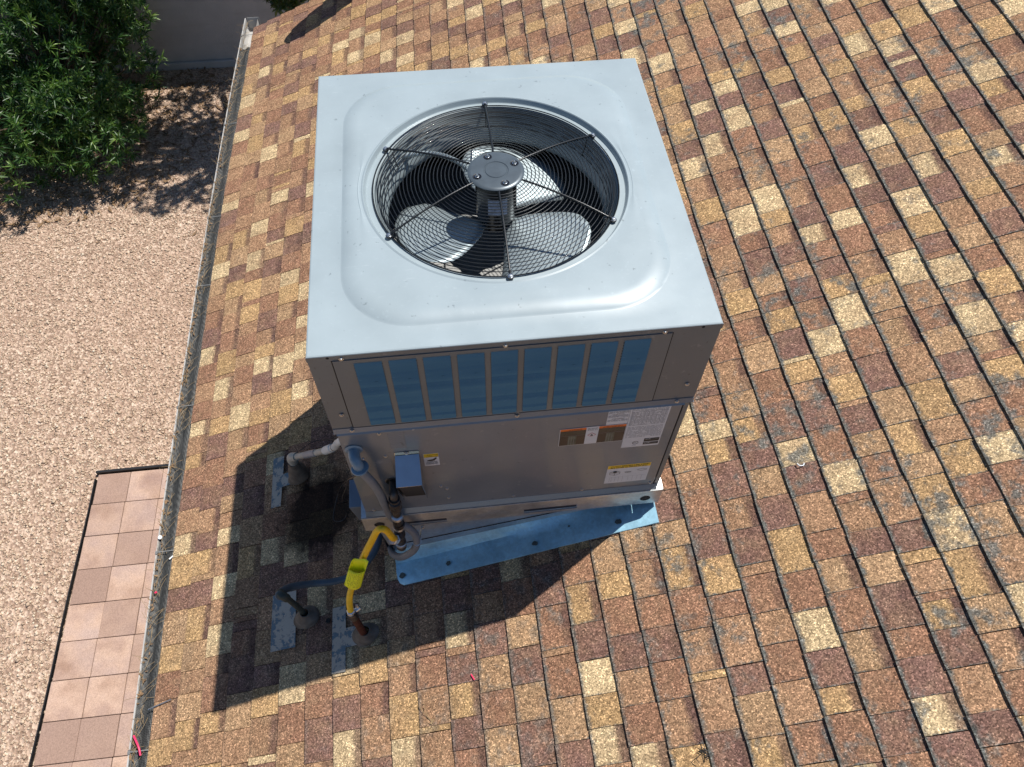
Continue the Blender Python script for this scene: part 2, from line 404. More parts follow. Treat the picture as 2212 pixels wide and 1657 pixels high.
# pavement of square slabs
pv = MB(); pv.box(-3.588, -1.28, -3.4, 1.648, ZG - .05, ZG + .008)
pav = pv.build('pavement', M['edging'], kind='structure')
nslab = 0
for i in range(8):
    for j in range(17):
        x0 = -3.585 + i * .295 + (j * .0055 * -1 + .0) ; y0 = 1.645 - (j + 1) * .306
        b = MB(); z = ZG + .034 + rnd.uniform(-.002, .002); gph = .0022; x0 = x0 + rnd.uniform(-.002, .002)
        if x0 + .295 > -1.2: continue
        b.box(x0 + gph, x0 + .295 - gph, y0 + gph, y0 + .306 - gph, ZG + .012, z)
        o = b.build('paving_slab', M['paver'], pav, bev=.004)
# edging strips
e = thing('edging_strip', (-3.6, -.8, ZG), 'black landscape edging strip running along the long left side of the paving', 'edging', 'black edging round the paving')
b = MB(); n = 18
for s_ in range(n):
    t0, t1 = s_ / n, (s_ + 1) / n; y0 = 1.60 - t0 * 5; y1 = 1.60 - t1 * 5; xx = lambda t: -3.598 - .088 * t + .004 * sin(t * 21)
    b.extr([(xx(t0) - .009, y0, ZG), (xx(t0), y0, ZG), (xx(t1), y1, ZG), (xx(t1) - .009, y1, ZG)], (0, 0, .044))
b.build('strip', M['edging'], e)
e = thing('edging_strip', (-3, 1.66, ZG), 'black landscape edging strip across the far short end of the paving', 'edging', 'black edging round the paving')
b = MB(); b.extr([(-3.60, 1.652, ZG), (-1.4, 1.665, ZG), (-1.4, 1.687, ZG), (-3.60, 1.674, ZG)], (0, 0, .06)); b.build('strip', M['edging'], e)
# stucco garden wall
wl = thing('garden_wall', (-3, 8.0, ZG), 'pale stucco garden wall in shade behind the shrub and roof', 'wall')
b = MB(); b.box(-14, 9, 7.95, 8.15, ZG - .1, ZG + 1.9); b.build('wall_face', M['stucco'], wl, bev=.01)
b = MB(); b.box(-14, 9, 7.90, 7.947, ZG - .1, ZG + .10); b.build('footing', M['stucco'], wl, bev=.012)
b = MB(); b.box(-14, 9, 7.92, 8.18, ZG + 1.903, ZG + 1.96); b.build('wall_cap', M['stucco'], wl, bev=.01)

# ---------------------------------------------------------------- vegetation
def leafset(tips, nleaf, ll, lw, droop, name, mat, parent, spread=1.0):
    T = np.array([t[0] for t in tips], float); D = np.array([t[1] for t in tips], float); G = np.array([t[2] for t in tips], float)
    N = len(T) * nleaf
    T = np.repeat(T, nleaf, 0); D = np.repeat(D, nleaf, 0); G = np.repeat(G, nleaf, 0)
    R3 = nrs.normal(size=(N, 3)); L = D * nrs.uniform(.25, 1.0, (N, 1)) + R3 * .62 * spread; L /= np.linalg.norm(L, axis=1)[:, None]
    l = ll * nrs.uniform(.45, 1.25, (N, 1)); Wv = np.cross(L, D + 1e-3); Wv /= np.linalg.norm(Wv, axis=1)[:, None] + 1e-9
    Up = np.cross(Wv, L)
    o = T + D * nrs.uniform(-.06, .02, (N, 1)) + L * .008
    dz = np.array([[0, 0, -1.]]) * droop * l
    p0 = o; p1 = o + L * l * .45 + Wv * lw * .5 + Up * lw * .15 + dz * .1; p2 = o + L * l * .45 - Wv * lw * .5 + Up * lw * .15 + dz * .1; p4 = o + L * l * .45 - Up * lw * .1 + dz * .12; p3 = o + L * l + dz * .6
    V = np.stack([p0, p1, p4, p2, p3], 1); k = 5 * np.arange(N)[:, None, None]
    F = (np.array([[0, 1, 2], [0, 2, 3], [1, 4, 2], [2, 4, 3]])[None] + k).reshape(-1, 3)
    c = np.clip(G + nrs.normal(0, .16, N), 0, 1); C = np.ones((N, 5, 4)); C[..., 0] = c[:, None]
    return mesh_np(name, V.reshape(-1, 3), F, mat, parent, C.reshape(-1, 4), kind='stuff')
# oleander shrub
sh = thing('oleander_shrub', (-5.0, 6.7, ZG), 'large dark green shrub with narrow leaves against the stucco wall', 'shrub')
tips = []; b = MB()
lobes = [(-5.1, 6.8, -3.75, 1.55, 1.25, 1.05), (-4.35, 6.9, -3.75, .95, 1.0, .95), (-5.3, 5.95, -4.0, 1.15, .95, .8), (-4.4, 6.0, -4.05, .75, .72, .62), (-6.3, 6.3, -3.8, 1.3, 1.3, 1.0), (-5.0, 7.3, -3.2, 1.2, .7, .85), (-4.25, 7.3, -3.4, .7, .6, .9)]
cent = Vector((-5.0, 6.8, -4.4))
for i in range(3300):
    cx, cy, cz, rx, ry, rz = rnd.choice(lobes)
    d = Vector((rnd.gauss(0, 1), rnd.gauss(0, 1), rnd.gauss(.25, .9))).normalized(); f = rnd.uniform(.45, 1.08) ** .6
    p = Vector((cx + d.x * rx * f, cy + d.y * ry * f, cz + d.z * rz * f))
    if p.z < ZG + .12 or p.y > 7.86: continue
    # gaps between clumps
    if sin(p.x * 5.1 + 1.3 * p.z) * sin(p.y * 4.7 + p.x) * sin(p.z * 5.5 + .7) > .22: continue
    dr = ((p - cent).normalized() * .6 + Vector((rnd.gauss(0, .35), rnd.gauss(0, .35), .55 + rnd.gauss(0, .2)))).normalized()
    tips.append((p, dr, rnd.uniform(.15, .85)))
    if i % 9 == 0: b.tube([(cent.x + rnd.uniform(-.5, .5), cent.y + rnd.uniform(-.4, .3), ZG), cent.lerp(p, .5) + Vector((0, 0, -.1)), p], lambda t: .018 - .014 * t, 5, False, 3)
leafset(tips, 23, .108, .016, .25, 'foliage', M['leaf'], sh, 1.0)
b.build('stem', M['bark'], sh)
# overhanging tree beyond the roof
tr = thing('overhanging_tree', (-.6, 7.2, ZG), 'tree hanging over the wall beyond the far roof edge at the top', 'tree')
b = MB(); b.tube([(-.6, 7.2, ZG), (-.7, 7.1, -3.3), (-1.0, 6.9, -1.8), (-1.4, 6.8, -.6)], lambda t: .13 - .08 * t, 10, True, 5); tk = b.build('trunk', M['bark'], tr, 60)
tips = []; b = MB()
lob = [(-1.8, 7.3, -.5, 1.15, .95, .8), (-2.7, 7.2, .3, .95, .8, .6), (-.9, 7.2, -.9, 1.0, .8, 1.0), (-1.6, 7.9, -1.2, 1.0, .7, .7), (-.2, 7.4, -.6, 1.0, .9, .9), (-1.25, 6.6, -2.35, .50, .5, .60), (-1.75, 6.85, -2.85, .32, .4, .45), (-.75, 6.9, -2.4, .5, .5, .6), (-3.3, 7.8, -.2, .7, .6, .5), (-1.7, 6.5, -.9, .8, .6, .6), (-1.0, 6.7, -1.5, .7, .5, .6)]
for i in range(3300):
    k = rnd.randrange(len(lob)); cx, cy, cz, rx, ry, rz = lob[k]
    d = Vector((rnd.gauss(0, 1), rnd.gauss(0, 1), rnd.gauss(0, 1))).normalized(); f = rnd.uniform(.25, 1.05) ** .7
    p = Vector((cx + d.x * rx * f, cy + d.y * ry * f, cz + d.z * rz * f))
    if sin(p.x * 4.1 + .9 * p.z) * sin(p.y * 5.2 - p.x) > .35: continue
    dr = Vector((rnd.gauss(0, .6), rnd.gauss(0, .6), -.35 + rnd.gauss(0, .4))).normalized(); tips.append((p, dr, rnd.uniform(.1, .9)))
    if i % 12 == 0: b.tube([(-1.1 + rnd.uniform(-.2, .2), 6.9, -1.6 + rnd.uniform(-.3, .8)), Vector((-1.2, 6.9, -1.0)).lerp(p, .55), p], lambda t: .03 - .024 * t, 5, False, 3)
leafset(tips, 20, .085, .026, .3, 'crown', M['leaf2'], tr, 1.1)
b.build('branch', M['bark'], tr)

# ---------------------------------------------------------------- house with roof, shingles, gutter
house = thing('house', (1.0, .5, ZG), 'house with a mottled brown and tan asphalt shingle roof and white gutter', 'house')
b = MB(); b.box(-1.25, 4.0, -3.2, 4.42, ZG - .1, -2.42); b.build('wall', M['siding'], house)
b = MB(); ys = [Y_LO + (RAKE - Y_LO) * i / 16 for i in range(17)]
for y0, y1 in zip(ys, ys[1:]):
    xe0, xe1 = edge_x(y0) + .02, edge_x(y1) + .02; xr = 3.9
    top = [RP(xe0, y0, -.004), RP(xr, y0, -.004), RP(xr, y1, -.004), RP(xe1, y1, -.004)]
    b.extr([p - Vector((0, 0, .14)) for p in top], (0, 0, .136))
roof = b.build('roof', M['deck'], house)
b = MB(); b.extr([(edge_x(Y_LO) + .005, Y_LO, -2.40), (edge_x(Y_LO) + .018, Y_LO, -2.40), (edge_x(RAKE) + .018, RAKE, -2.40), (edge_x(RAKE) + .005, RAKE, -2.40)], (0, 0, .13))
b.build('fascia', M['gutter'], house)

PAL = [((.56, .415, .235), .11), ((.43, .272, .13), .15), ((.375, .235, .13), .15), ((.335, .195, .112), .23), ((.275, .146, .09), .20), ((.195, .108, .083), .16)]
def pick():
    r = rnd.random(); a = 0
    for c, p in PAL:
        a += p
        if r < a: return c
    return PAL[-1][0]
pieces = []
def proj(P):
    q = cam.matrix_world.inverted() @ P
    return (.5 + 1639.3 / 2212 * q.x / -q.z, .5 - 1639.3 / 1657 * q.y / -q.z)
cam_inv = cam.matrix_world.inverted()
def scr(P):
    q = cam_inv @ P; return (.5 + .7411 * q.x / -q.z) * 2212, (.5 - .98932 * q.y / -q.z) * 1657
for k in range(N_C):
    y = Y_LO + rnd.uniform(0, .15); prev_c = None; raised = rnd.random() < .5
    off = rnd.uniform(-.0035, .0035)
    while y < RAKE:
        L = rnd.choice([.10, .12, .13, .14, .155, .17]) + rnd.uniform(-.012, .012)
        if rnd.random() < .085: L = rnd.uniform(.022, .05)
        y1 = min(y + L, RAKE + rnd.uniform(-.004, .006))
        if RAKE - y1 < .05: y1 = RAKE
        c = pick()
        while c == prev_c: c = pick()
        prev_c = c
        raised = (not raised) if L > .05 else raised
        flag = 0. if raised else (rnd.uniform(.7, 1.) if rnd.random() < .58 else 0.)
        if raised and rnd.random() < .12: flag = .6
        if L < .05: flag = 0.
        c = tuple(v_ * f_ for v_, f_ in zip(c, [rnd.uniform(.90, 1.10)] * 3)); pieces.append((k, y, y1, c, raised, flag, off)); y = y1
nseg = 4
def piece_geo(pc, V, F, A, B_, Wr):
    k, y0, y1, c, raised, flag, off = pc
    u0 = k * PITCH + off * .6 - (.0010 if raised else 0); u1 = (k + 1) * PITCH + .012
    th = .0140 if raised else .0120
    n0 = len(V); pr = random.Random(int(y0 * 1000) * 50 + k)
    gp = .0012
    rows = []
    lift = max(0, pr.gauss(0, .0008))
    for i in range(nseg + 1):
        t = i / nseg; y = y0 + gp + (y1 - y0 - 2 * gp) * t; j = pr.uniform(-.0008, .0008) + .0030 * sin(y * 2.1 + k * .7)
        jy = pr.uniform(-.0012, .0012)
        xe = edge_x(y)
        yb = y + (jy if 0 < i < nseg else 0)
        a = RP(xe + u0 + j, yb, th + lift); m_ = RP(xe + u0 + .065, y + pr.uniform(-.0012, .0012), th * .72 + .0012); e_ = RP(xe + u1, y, .0012 + (.0022 if raised else 0))
        bt = RP(xe + u0 + j + .0005, yb, -.002)
        rows.append((bt, a, m_, e_))
    ss = (0., 0., .5, 1.)
    for i, r in enumerate(rows):
        for q, p in enumerate(r):
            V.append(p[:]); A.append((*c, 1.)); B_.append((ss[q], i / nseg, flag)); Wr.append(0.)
    wv = min(1., max(0., .12 + (k - 10) / 14 + pr.uniform(-.15, .25) + (.15 if y0 < 0 else -.12)))
    for i in range(len(V) - n0): Wr[n0 + i] = wv
    for i in range(nseg):
        for q in range(3):
            a = n0 + i * 4 + q; F.append((a, a + 4, a + 5, a + 1))
    # side faces down to the base sheet
    for i, rev in ((0, False), (nseg, True)):
        base = []
        for q in (1, 2, 3):
            p = rows[i][q]; V.append((p - RN * .014)[:]); A.append((*c, 1.)); B_.append((ss[q], i / nseg, flag)); Wr.append(wv); base.append(len(V) - 1)
        t0 = n0 + i * 4
        for q in (0, 1):
            f = (t0 + 1 + q, t0 + 2 + q, base[q + 1], base[q]); F.append(f[::-1] if rev else f)
def piece_obj(pcs, name, **props):
    V, F, A, B_, Wr = [], [], [], [], []
    for p in pcs: piece_geo(p, V, F, A, B_, Wr)
    me = bpy.data.meshes.new(name); me.from_pydata(V, [], F)
    a = me.attributes.new('Col', 'FLOAT_COLOR', 'POINT'); a.data.foreach_set('color', np.array(A, np.float32).ravel())
    a = me.attributes.new('st', 'FLOAT_VECTOR', 'POINT'); a.data.foreach_set('vector', np.array(B_, np.float32).ravel())
    a = me.attributes.new('wear', 'FLOAT', 'POINT'); a.data.foreach_set('value', np.array(Wr, np.float32))
    return add(name, me, M['shingle'], roof, **props)
def vis_area(pc):
    k, y0, y1 = pc[:3]; xe = edge_x(y0); u = k * PITCH
    P = [RP(xe + u, y0), RP(xe + u + PITCH, y0), RP(xe + u + PITCH, y1), RP(xe + u, y1)]
    if P[0].y < CAM.y - 1.2: return 0
    q = [scr(p) for p in P]; cx = sum(a[0] for a in q) / 4; cy = sum(a[1] for a in q) / 4
    if not (5 < cx < 2207 and 5 < cy < 1652): return 0
    # skip pieces hidden by the cabinet
    d = (P[0] + P[2]) / 2 - CAM
    for i in range(1, 60):
        s_ = CAM + d * (i / 60)
        if abs(s_.x) < .6 and abs(s_.y) < .645 and -1.25 < s_.z < 0: return 0
    return abs(sum(q[i][0] * q[(i + 1) % 4][1] - q[(i + 1) % 4][0] * q[i][1] for i in range(4))) / 2
order = sorted(range(len(pieces)), key=lambda i: -vis_area(pieces[i]))
for i in order[:300]: piece_obj([pieces[i]], 'shingle')
piece_obj([pieces[i] for i in order[300:]], 'shingle_field', kind='stuff')

# gutter, K-style with mesh guard
def gl(y, dx, z): return Vector((edge_x(y) + dx, y, roof_z(edge_x(y), y) + z))
GY0, GY1 = -3.3, 4.72
b = MB(); prof = [(-.008, -.035), (-.008, -.14), (-.101, -.14), (-.121, -.10), (-.108, -.075), (-.110, -.042), (-.1165, -.032), (-.1165, -.024), (-.110, -.024), (-.108, -.034)]
ysg = [GY0 + (GY1 - GY0) * i / 30 for i in range(31)]
b.ring([[gl(y, dx, z) for dx, z in prof] for y in ysg], False)
b.ring([[gl(y, dx + (.0015 if dx > -.05 else .0015), z + .0015) for dx, z in prof[:6]] for y in ysg], False)
gut = b.build('gutter', M['gutter'], house, 40)
b = MB(); b.extr([gl(GY1 + .001, .006, -.022), gl(GY1, -.1, -.022), gl(GY1, -.1, -.14), gl(GY1, .006, -.14)], (0, .002, 0)); b.build('end_cap', M['gutter'], gut)
b = MB(); rws = []
for i in range(170):
    y = GY0 + (4.30 - GY0) * i / 169; r = []
    for j in range(8):
        t = j / 7; z = -.026 + (0, -.010, -.019, -.012, .002, -.004, -.016, .002)[j] + .004 * sin(y * 2.3 + t * 3) * t + .0022 * sin(y * 9.1 + j * 2.) + rnd.uniform(-.001, .001)
        r.append(gl(y, -.109 + .120 * t, z - .003 + .008 * t))
    rws.append(r)
b.ring(rws, False); b.build('gutter_guard', M['mesh'], gut, 80)
for yy in (3.30, 2.29, 1.65, .70, -.225, -1.215, 4.45):
    b = MB(); b.extr([gl(yy, -.118, -.018), gl(yy, -.010, -.010), gl(yy + .004, -.010, -.010), gl(yy + .004, -.118, -.018)], (0, 0, .002)); b.extr([gl(yy - .008, -.1185, -.0235), gl(yy - .008, -.106, -.021), gl(yy + .012, -.106, -.021), gl(yy + .012, -.1185, -.0235)], (0, 0, .004)); b.build('hanger_strap', M['strap'], gut)
# debris in the gutter
b = MB()
for i in range(420):
    y = rnd.uniform(-1.7, 4.6); t = min(.99, abs(rnd.gauss(.18, .16))); a = rnd.gauss(pi / 2, .75); l = rnd.uniform(.03, .11)
    p = gl(y, -.106 + .1 * t, -.018 + rnd.uniform(-.006, .006)); d = Vector((cos(a), sin(a), 0)) * l
    m_ = p + d * .5 + Vector((rnd.uniform(-.012, .012), 0, rnd.uniform(.002, .015)))
    q = p + d; q.x = min(q.x, edge_x(q.y) + .0)
    b.tube([p, m_, q], .0009, 4, False, 3)
b.build('needle_debris', M['straw'], None, kind='stuff', label='dry curled pine needles caught along the gutter mesh')
litter('dry_leaf_scraps', 150, (0, 1), (0, 1), 0, M['litter'], .03, None, kind='stuff', label='small dry leaf scraps caught in the gutter') if 0 else None
b = MB()
for i in range(260):
    y = rnd.uniform(-1.7, 4.3); p = gl(y, -.098 + rnd.gauss(0, .008), -.024); a = rnd.uniform(0, pi); l = rnd.uniform(.006, .018); d = Vector((cos(a), sin(a), .1)) * l; s_ = Vector((-sin(a), cos(a), .3)) * l * .35
    b.quad(p - d, p + s_, p + d, p - s_)
b.build('leaf_scraps', M['litter'], None, kind='stuff', label='small brown leaf scraps lying along the gutter lip')
b = MB(); b.tube([gl(-1.145, -.094, -.006), gl(-1.175, -.074, .002), gl(-1.205, -.058, .002), gl(-1.235, -.050, -.004)], .0048, 10, True, 6)
tag(b.build('plastic_tube', M['pink'], None, 60), 'short curved pink plastic tube lying in the gutter near the bottom left', 'tube')
b = MB(); b.lathe(gl(-.14, -.101, -.016), (.1, 0, 1), [(.001, 0), (.010, .0), (.012, .004), (.010, .008), (.001, .009)], 16); tag(b.build('plastic_disc', M['white'], None, 50), 'round white plastic disc caught on the gutter mesh edge', 'cap')
b = MB(); b.lathe(gl(-.45, -.088, -.016), (1, .4, .3), [(.001, 0), (.006, .001), (.006, .010), (.001, .011)], 10); tag(b.build('plastic_bead', M['pink'], None, 50), 'tiny red plastic bead in the gutter debris', 'bead')
b = MB(); p = gl(-.27, -.036, -.01); b.extr([p, p + Vector((.03, .022, .005)), p + Vector((.034, .018, .005)), p + Vector((.006, -.006, 0))], (0, 0, .003)); tag(b.build('plastic_shard', M['white'], None), 'small white plastic shard on the gutter mesh beside the shingles', 'shard')
b = MB(); b.tube([RP(-1.80, -1.035, .02), RP(-1.675, -1.012, .022)], .0028, 6, True); tag(b.build('metal_pin', M['screw'], None), 'thin grey metal pin lying on the shingles at the gutter edge', 'pin')
b = MB(); b.tube([RP(-.229, -1.180, .015), RP(-.217, -1.205, .015)], .0026, 8, True); tag(b.build('plastic_sliver', M['pink'], None), 'tiny pink plastic sliver on a shingle below the unit', 'sliver')
b = MB()
b.tube([RP(-.408, -1.335, .012), RP(-.44, -1.285, .025), RP(-.452, -1.262, .022)], .0011, 5, True, 4); b.tube([RP(-.408, -1.335, .012), RP(-.425, -1.29, .026), RP(-.435, -1.255, .020)], .0011, 5, True, 4); b.tube([RP(-.400, -1.325, .014), RP(-.412, -1.342, .014)], .004, 6, True)
tag(b.build('pine_needles', M['straw'], None), 'pair of dry brown pine needles on a tan shingle at the lower centre', 'needles')
b = MB()
for q in range(7):
    p = RP(.582, -1.609, .016) + Vector((rnd.uniform(-.012, .012), rnd.uniform(-.012, .012), 0)); b.tube([p, p + Vector((rnd.uniform(-.02, .02), rnd.uniform(-.03, .03), .008)), p + Vector((rnd.uniform(-.03, .03), rnd.uniform(-.04, .04), .004))], .0014, 5, True, 3)
tag(b.build('dark_twig', M['iron'], None), 'tangled dark twig lying on the shingles at the bottom right of the unit', 'twig')

b = MB(); b.lathe(RP(-.877, -.812, .012), RN, [(.0005, .0), (.013, .001), (.011, .005), (.006, .003), (.0005, .002)], 9, False); tag(b.build('tar_knot', M['cavity'], None, 60), 'small round black tar knot on a shingle between the two lower flashings', 'tar knot')
b = MB(); p = RP(1.179, -.639, .018)
b.tube([p + Vector((-.012, .006, 0)), p + Vector((-.008, -.006, .004)), p + Vector((.008, -.007, .004)), p + Vector((.016, .004, 0))], .0022, 6, True, 4); tag(b.build('white_sliver', M['white'], None), 'tiny curved white sliver on a pale shingle right of the unit', 'sliver')

# ---------------------------------------------------------------- roof curb with flashing
curb = thing('roof_curb', (0, 0, roof_z(0, 0)), 'galvanised roof curb and blue grey flashing under the front of the unit', 'roof curb')
RB = -1.218
def hem(x): t = (x + .54) / 1.11; return roof_z(x, -.6) + .122 * (1 - t) + .006
xs = [-.54 + 1.115 * i / 12 for i in range(13)]
b = MB()
b.ring([[(x if i_ else -.602, -.575, RB) for i_, x in enumerate(xs)], [(x if i_ else -.556, -.598, min(RB - .004, hem(x) + .058 - .03 * (x + .54) / 1.11)) for i_, x in enumerate(xs)]], False)
for (x0, y0, x1, y1) in ((-.575, .58, -.575, -.575), (.575, -.575, .575, .58), (.575, .58, -.54, .58)):
    b.quad((x0, y0, RB), (x1, y1, RB), (x1, y1, roof_z(x1, y1)), (x0, y0, roof_z(x0, y0)))
b.build('curb_wall', M['galv'], curb)
b = MB(); b.ring([[(x, -.601, min(RB - .004, hem(x) + .056 - .03 * (x + .54) / 1.11)) for x in xs], [(x, -.603, hem(x)) for x in xs], [(x, -.598, hem(x) - .004) for x in xs]], False); b.build('counter_flashing', M['galv'], curb)
b = MB(); rws = []
xo = lambda x, t: -.545 + (x + .54) * (1.150 / 1.115)
rad = .03
for i, x in enumerate(xs):
    x_ = xo(x, 0); yo = -.733
    if i == 0: x_ = -.545
    rws.append([(x_, -.594, hem(x) + .002), (x_, -.612, (hem(x) + roof_z(x, -.6) + .02) / 2 + .006), (x_, -.628, roof_z(x_, -.628, .0215)), (x_, -.66, roof_z(x_, -.66, .0205 + .002 * sin(x * 8))), (x_ + (.006 if i == 0 else 0), -.70, roof_z(x_, -.70, .0200 + .002 * sin(x * 9 + 1))), (x_ + (.016 if i == 0 else 0), -.72, roof_z(x_, -.72, .0195)), (x_ + (.035 if i == 0 else 0), yo, roof_z(x_, yo, .0190)), (x_ + (.035 if i == 0 else 0), yo - .0008, roof_z(x_, yo, .012))])
rws.insert(1, [(-.51, p[1], roof_z(-.51, p[1]) + p[2] - roof_z(rws[0][0][0], p[1])) for p in rws[0]])
b.ring(rws, False)
b.quad((-.545, -.628, roof_z(-.545, -.628, .0215)), (-.545, -.594, hem(-.54)), (-.545, .6, roof_z(-.545, .6, .1)), (-.60, .6, roof_z(-.60, .6, .012))) if 0 else None
b.build('flashing_flange', M['galv_old'], curb, 50)
for (x, y, r) in ((-.508, -.69, .017), (-.29, -.686, .012), (.099, -.694, .013), (.455, -.690, .014), (.252, -.655, .005)):
    b = MB(); pts = [RP(x + r * rnd.uniform(.7, 1.15) * cos(a_ * pi / 6), y + r * .85 * rnd.uniform(.7, 1.15) * sin(a_ * pi / 6), .0215) for a_ in range(12)]; b.extr(pts, (0, 0, .004)); b.build('sealant_dab', M['mastic'], curb, bev=.001)

# ---------------------------------------------------------------- the packaged rooftop unit
W2, D2 = .597, .6415
unit = thing('rooftop_air_conditioner', (0, 0, RB), 'square grey packaged air conditioning unit with a round top fan on the roof', 'air conditioner')
# top panel
def rrect(th, hx, hy, r):
    c, s_ = abs(cos(th)), abs(sin(th)); lo, hi = 0, 2.
    for _ in range(26):
        m_ = (lo + hi) / 2; x, y = m_ * c, m_ * s_; dx, dy = x - (hx - r), y - (hy - r)
        ins = (x <= hx and y <= hy) if (dx < 0 or dy < 0) else dx * dx + dy * dy <= r * r
        lo, hi = (m_, hi) if ins else (lo, m_)
    return lo
ths = sorted([2 * pi * i / 160 for i in range(160)] + [atan2(sy_ * D2, sx_ * W2) % (2 * pi) for sx_ in (1, -1) for sy_ in (1, -1)])
PZ = .014
def lidprof(th):
    o = []
    for r, z in ((.3985, -.010), (.4, -.004), (.403, -.002), (.408, -.0025), (.420, -.003), (.4255, -.003), (.4275, -.0005), (.4330, .0135), (.4355, .0162), (.441, PZ - .0002), (.447, PZ)): o.append((r, z))
    r0, r1 = .447, max(.452, rrect(th, .442, .50, .17))
    for t in (.25, .5, .75, 1.): o.append((r0 + (r1 - r0) * t, PZ + .0012 * sin(t * pi)))
    r2 = rrect(th, .503, .561, .215)
    for i in range(1, 12):
        t = i / 11; o.append((r1 + (r2 - r1) * t, .0004 + (PZ - .0004) * (1 - t ** 2.3)))
    r3 = rrect(th, W2 - .004, D2 - .004, .0005)
    for t in (.02, .5, 1.): o.append((r2 + (r3 - r2) * t, .0))
    r4 = rrect(th, W2, D2, .0005); o.append((r4, -.0018)); o.append((r4, -.004))
    return o
b = MB(); pr_ = [lidprof(t) for t in ths]
b.ring([[(pr_[j][i][0] * cos(ths[j]), pr_[j][i][0] * sin(ths[j]), pr_[j][i][1]) for j in range(len(ths))] for i in range(len(pr_[0]))], True)
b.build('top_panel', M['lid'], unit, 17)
b = MB(); b.ring([[(r * cos(2 * pi * j / 96), r * sin(2 * pi * j / 96), z) for j in range(96)] for r, z in ((.3982, -.0102), (.392, -.03), (.384, -.055), (.375, -.08), (.369, -.105), (.368, -.125), (.372, -.13))], True); b.build('fan_shroud', M['lid'], unit, 50)
# upper shell walls
def wall4(b, x0, x1, y0, y1, z0, z1, t=.003):
    for s_ in (1,):
        b.box(x0, x1, y0, y0 + t, z0, z1); b.box(x0, x1, y1 - t, y1, z0, z1); b.box(x0, x0 + t, y0 + t + .0005, y1 - t - .0005, z0, z1); b.box(x1 - t, x1, y0 + t + .0005, y1 - t - .0005, z0, z1)
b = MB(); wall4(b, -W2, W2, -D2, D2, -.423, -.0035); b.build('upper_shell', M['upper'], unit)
b = MB(); b.quad((-.58, -.62, -.415), (.58, -.62, -.415), (.58, .62, -.415), (-.58, .62, -.415)); b.build('inner_floor', M['floor'], unit)
b = MB(); wall4(b, -.57, .57, -.61, .61, -.415, -.18, .02); b.build('coil', M['cavity'], unit)
# lip of the lid
b = MB()
b.box(-W2 - .0018, W2 + .0018, -D2 - .0018, -D2 - .0003, -.024, -.0025); b.build('top_lip', M['upper'], unit)
# front louvred panel
PX0, PX1, PZ0, PZ1 = -.528, .4515, -.393, -.026
b = MB(); b.box(PX0, PX1, -D2 - .0045, -D2 - .001, PZ0, PZ1 + .001); lp = b.build('louver_panel', M['upper'], unit)
b = MB(); b.box(PX0 - .004, PX0 - .0004, -D2 - .0016, -D2 - .0002, PZ0 - .004, PZ1); b.box(PX1 + .0004, PX1 + .004, -D2 - .0016, -D2 - .0002, PZ0 - .004, PZ1); b.box(PX0 - .003, PX1 + .003, -D2 - .0018, -D2 - .0002, PZ0 - .005, PZ0 - .0004); b.build('panel_gap', M['cavity'], unit)
yf = -D2 - .0045
me0 = None
for c in range(9):
    x0 = -.472 + c * .0978; x1 = x0 + .0815
    if me0 is None:
        b = MB(); nl = 25; pitch = .34 / nl
        for i in range(nl):
            zt = -.041 - i * pitch; zb = zt - pitch * .72; yo_ = yf - .0082 - rnd.uniform(-.0009, .0006)
            xa, xb = x0 + .002, x1 - .002
            b.quad((x0 + .001, yf - .0004, zt), (x1 - .001, yf - .0004, zt), (xb, yo_, zb), (xa, yo_, zb))
            b.quad((xa, yo_, zb), (xb, yo_, zb), (xb, yo_ + .0012, zb - .0008), (xa, yo_ + .0012, zb - .0008))
            b.poly([(x0 + .001, yf - .0004, zt), (xa, yo_, zb), (xa, yf + .0002, zb)]); b.poly([(x1 - .001, yf - .0004, zt), (xb, yf + .0002, zb), (xb, yo_, zb)])
            b.quad((x0 - .0005, yf - .0003, zb + .0008), (x1 + .0005, yf - .0003, zb + .0008), (x1 + .0005, yf - .0003, zt - pitch + .0006), (x0 - .0005, yf - .0003, zt - pitch + .0006))
        o = b.build('louver_bank', M['louver_sky'] if 'louver_sky' in M else M['upper'], lp)
        # dark slots behind the slats
        o.data.materials.append(M['cavity']); 
        for i, p in enumerate(o.data.polygons):
            if i % 5 == 4: p.material_index = 1
        me0 = o.data; ox = x0; first = o
    else:
        o = bpy.data.objects.new('louver_bank', me0); COL.objects.link(o); o.parent = lp; o.matrix_parent_inverse = first.matrix_parent_inverse.copy(); o.location = (x0 - ox, 0, 0)
def screw(x, z, y, par, r=.0052):
    b = MB(); b.lathe((x, y, z), (0, -1, 0), [(r * 1.45, 0), (r * 1.45, .0012), (r * .95, .0014), (r * .9, .0042), (.0005, .0046)], 12); return b.build('screw', M['screw'], par, 30)
for x, z in ((-.502, -.018), (-.037, -.021), (.428, -.019), (-.553, -.315), (-.536, -.411), (.555, -.315), (.539, -.411), (.002, -.411)): screw(x, z, -D2 - .0022 - (.004 if z < -.405 else 0), unit)
for x, z in ((-.539, -.010), (.540, -.010)):
    b = MB(); b.lathe((x, -D2 - .0019, z), (0, -1, 0), [(.0001, 0), (.0048, 0), (.0048, .0004), (.0001, .0005)], 12); b.build('screw_hole', M['cavity'], unit)
b = MB(); b.extr([(-.017, -D2 - .0036, -.420), (.023, -D2 - .0036, -.420), (.004, -D2 - .0036, -.388)], (0, .002, 0)); b.build('panel_tab', M['upper'], unit)
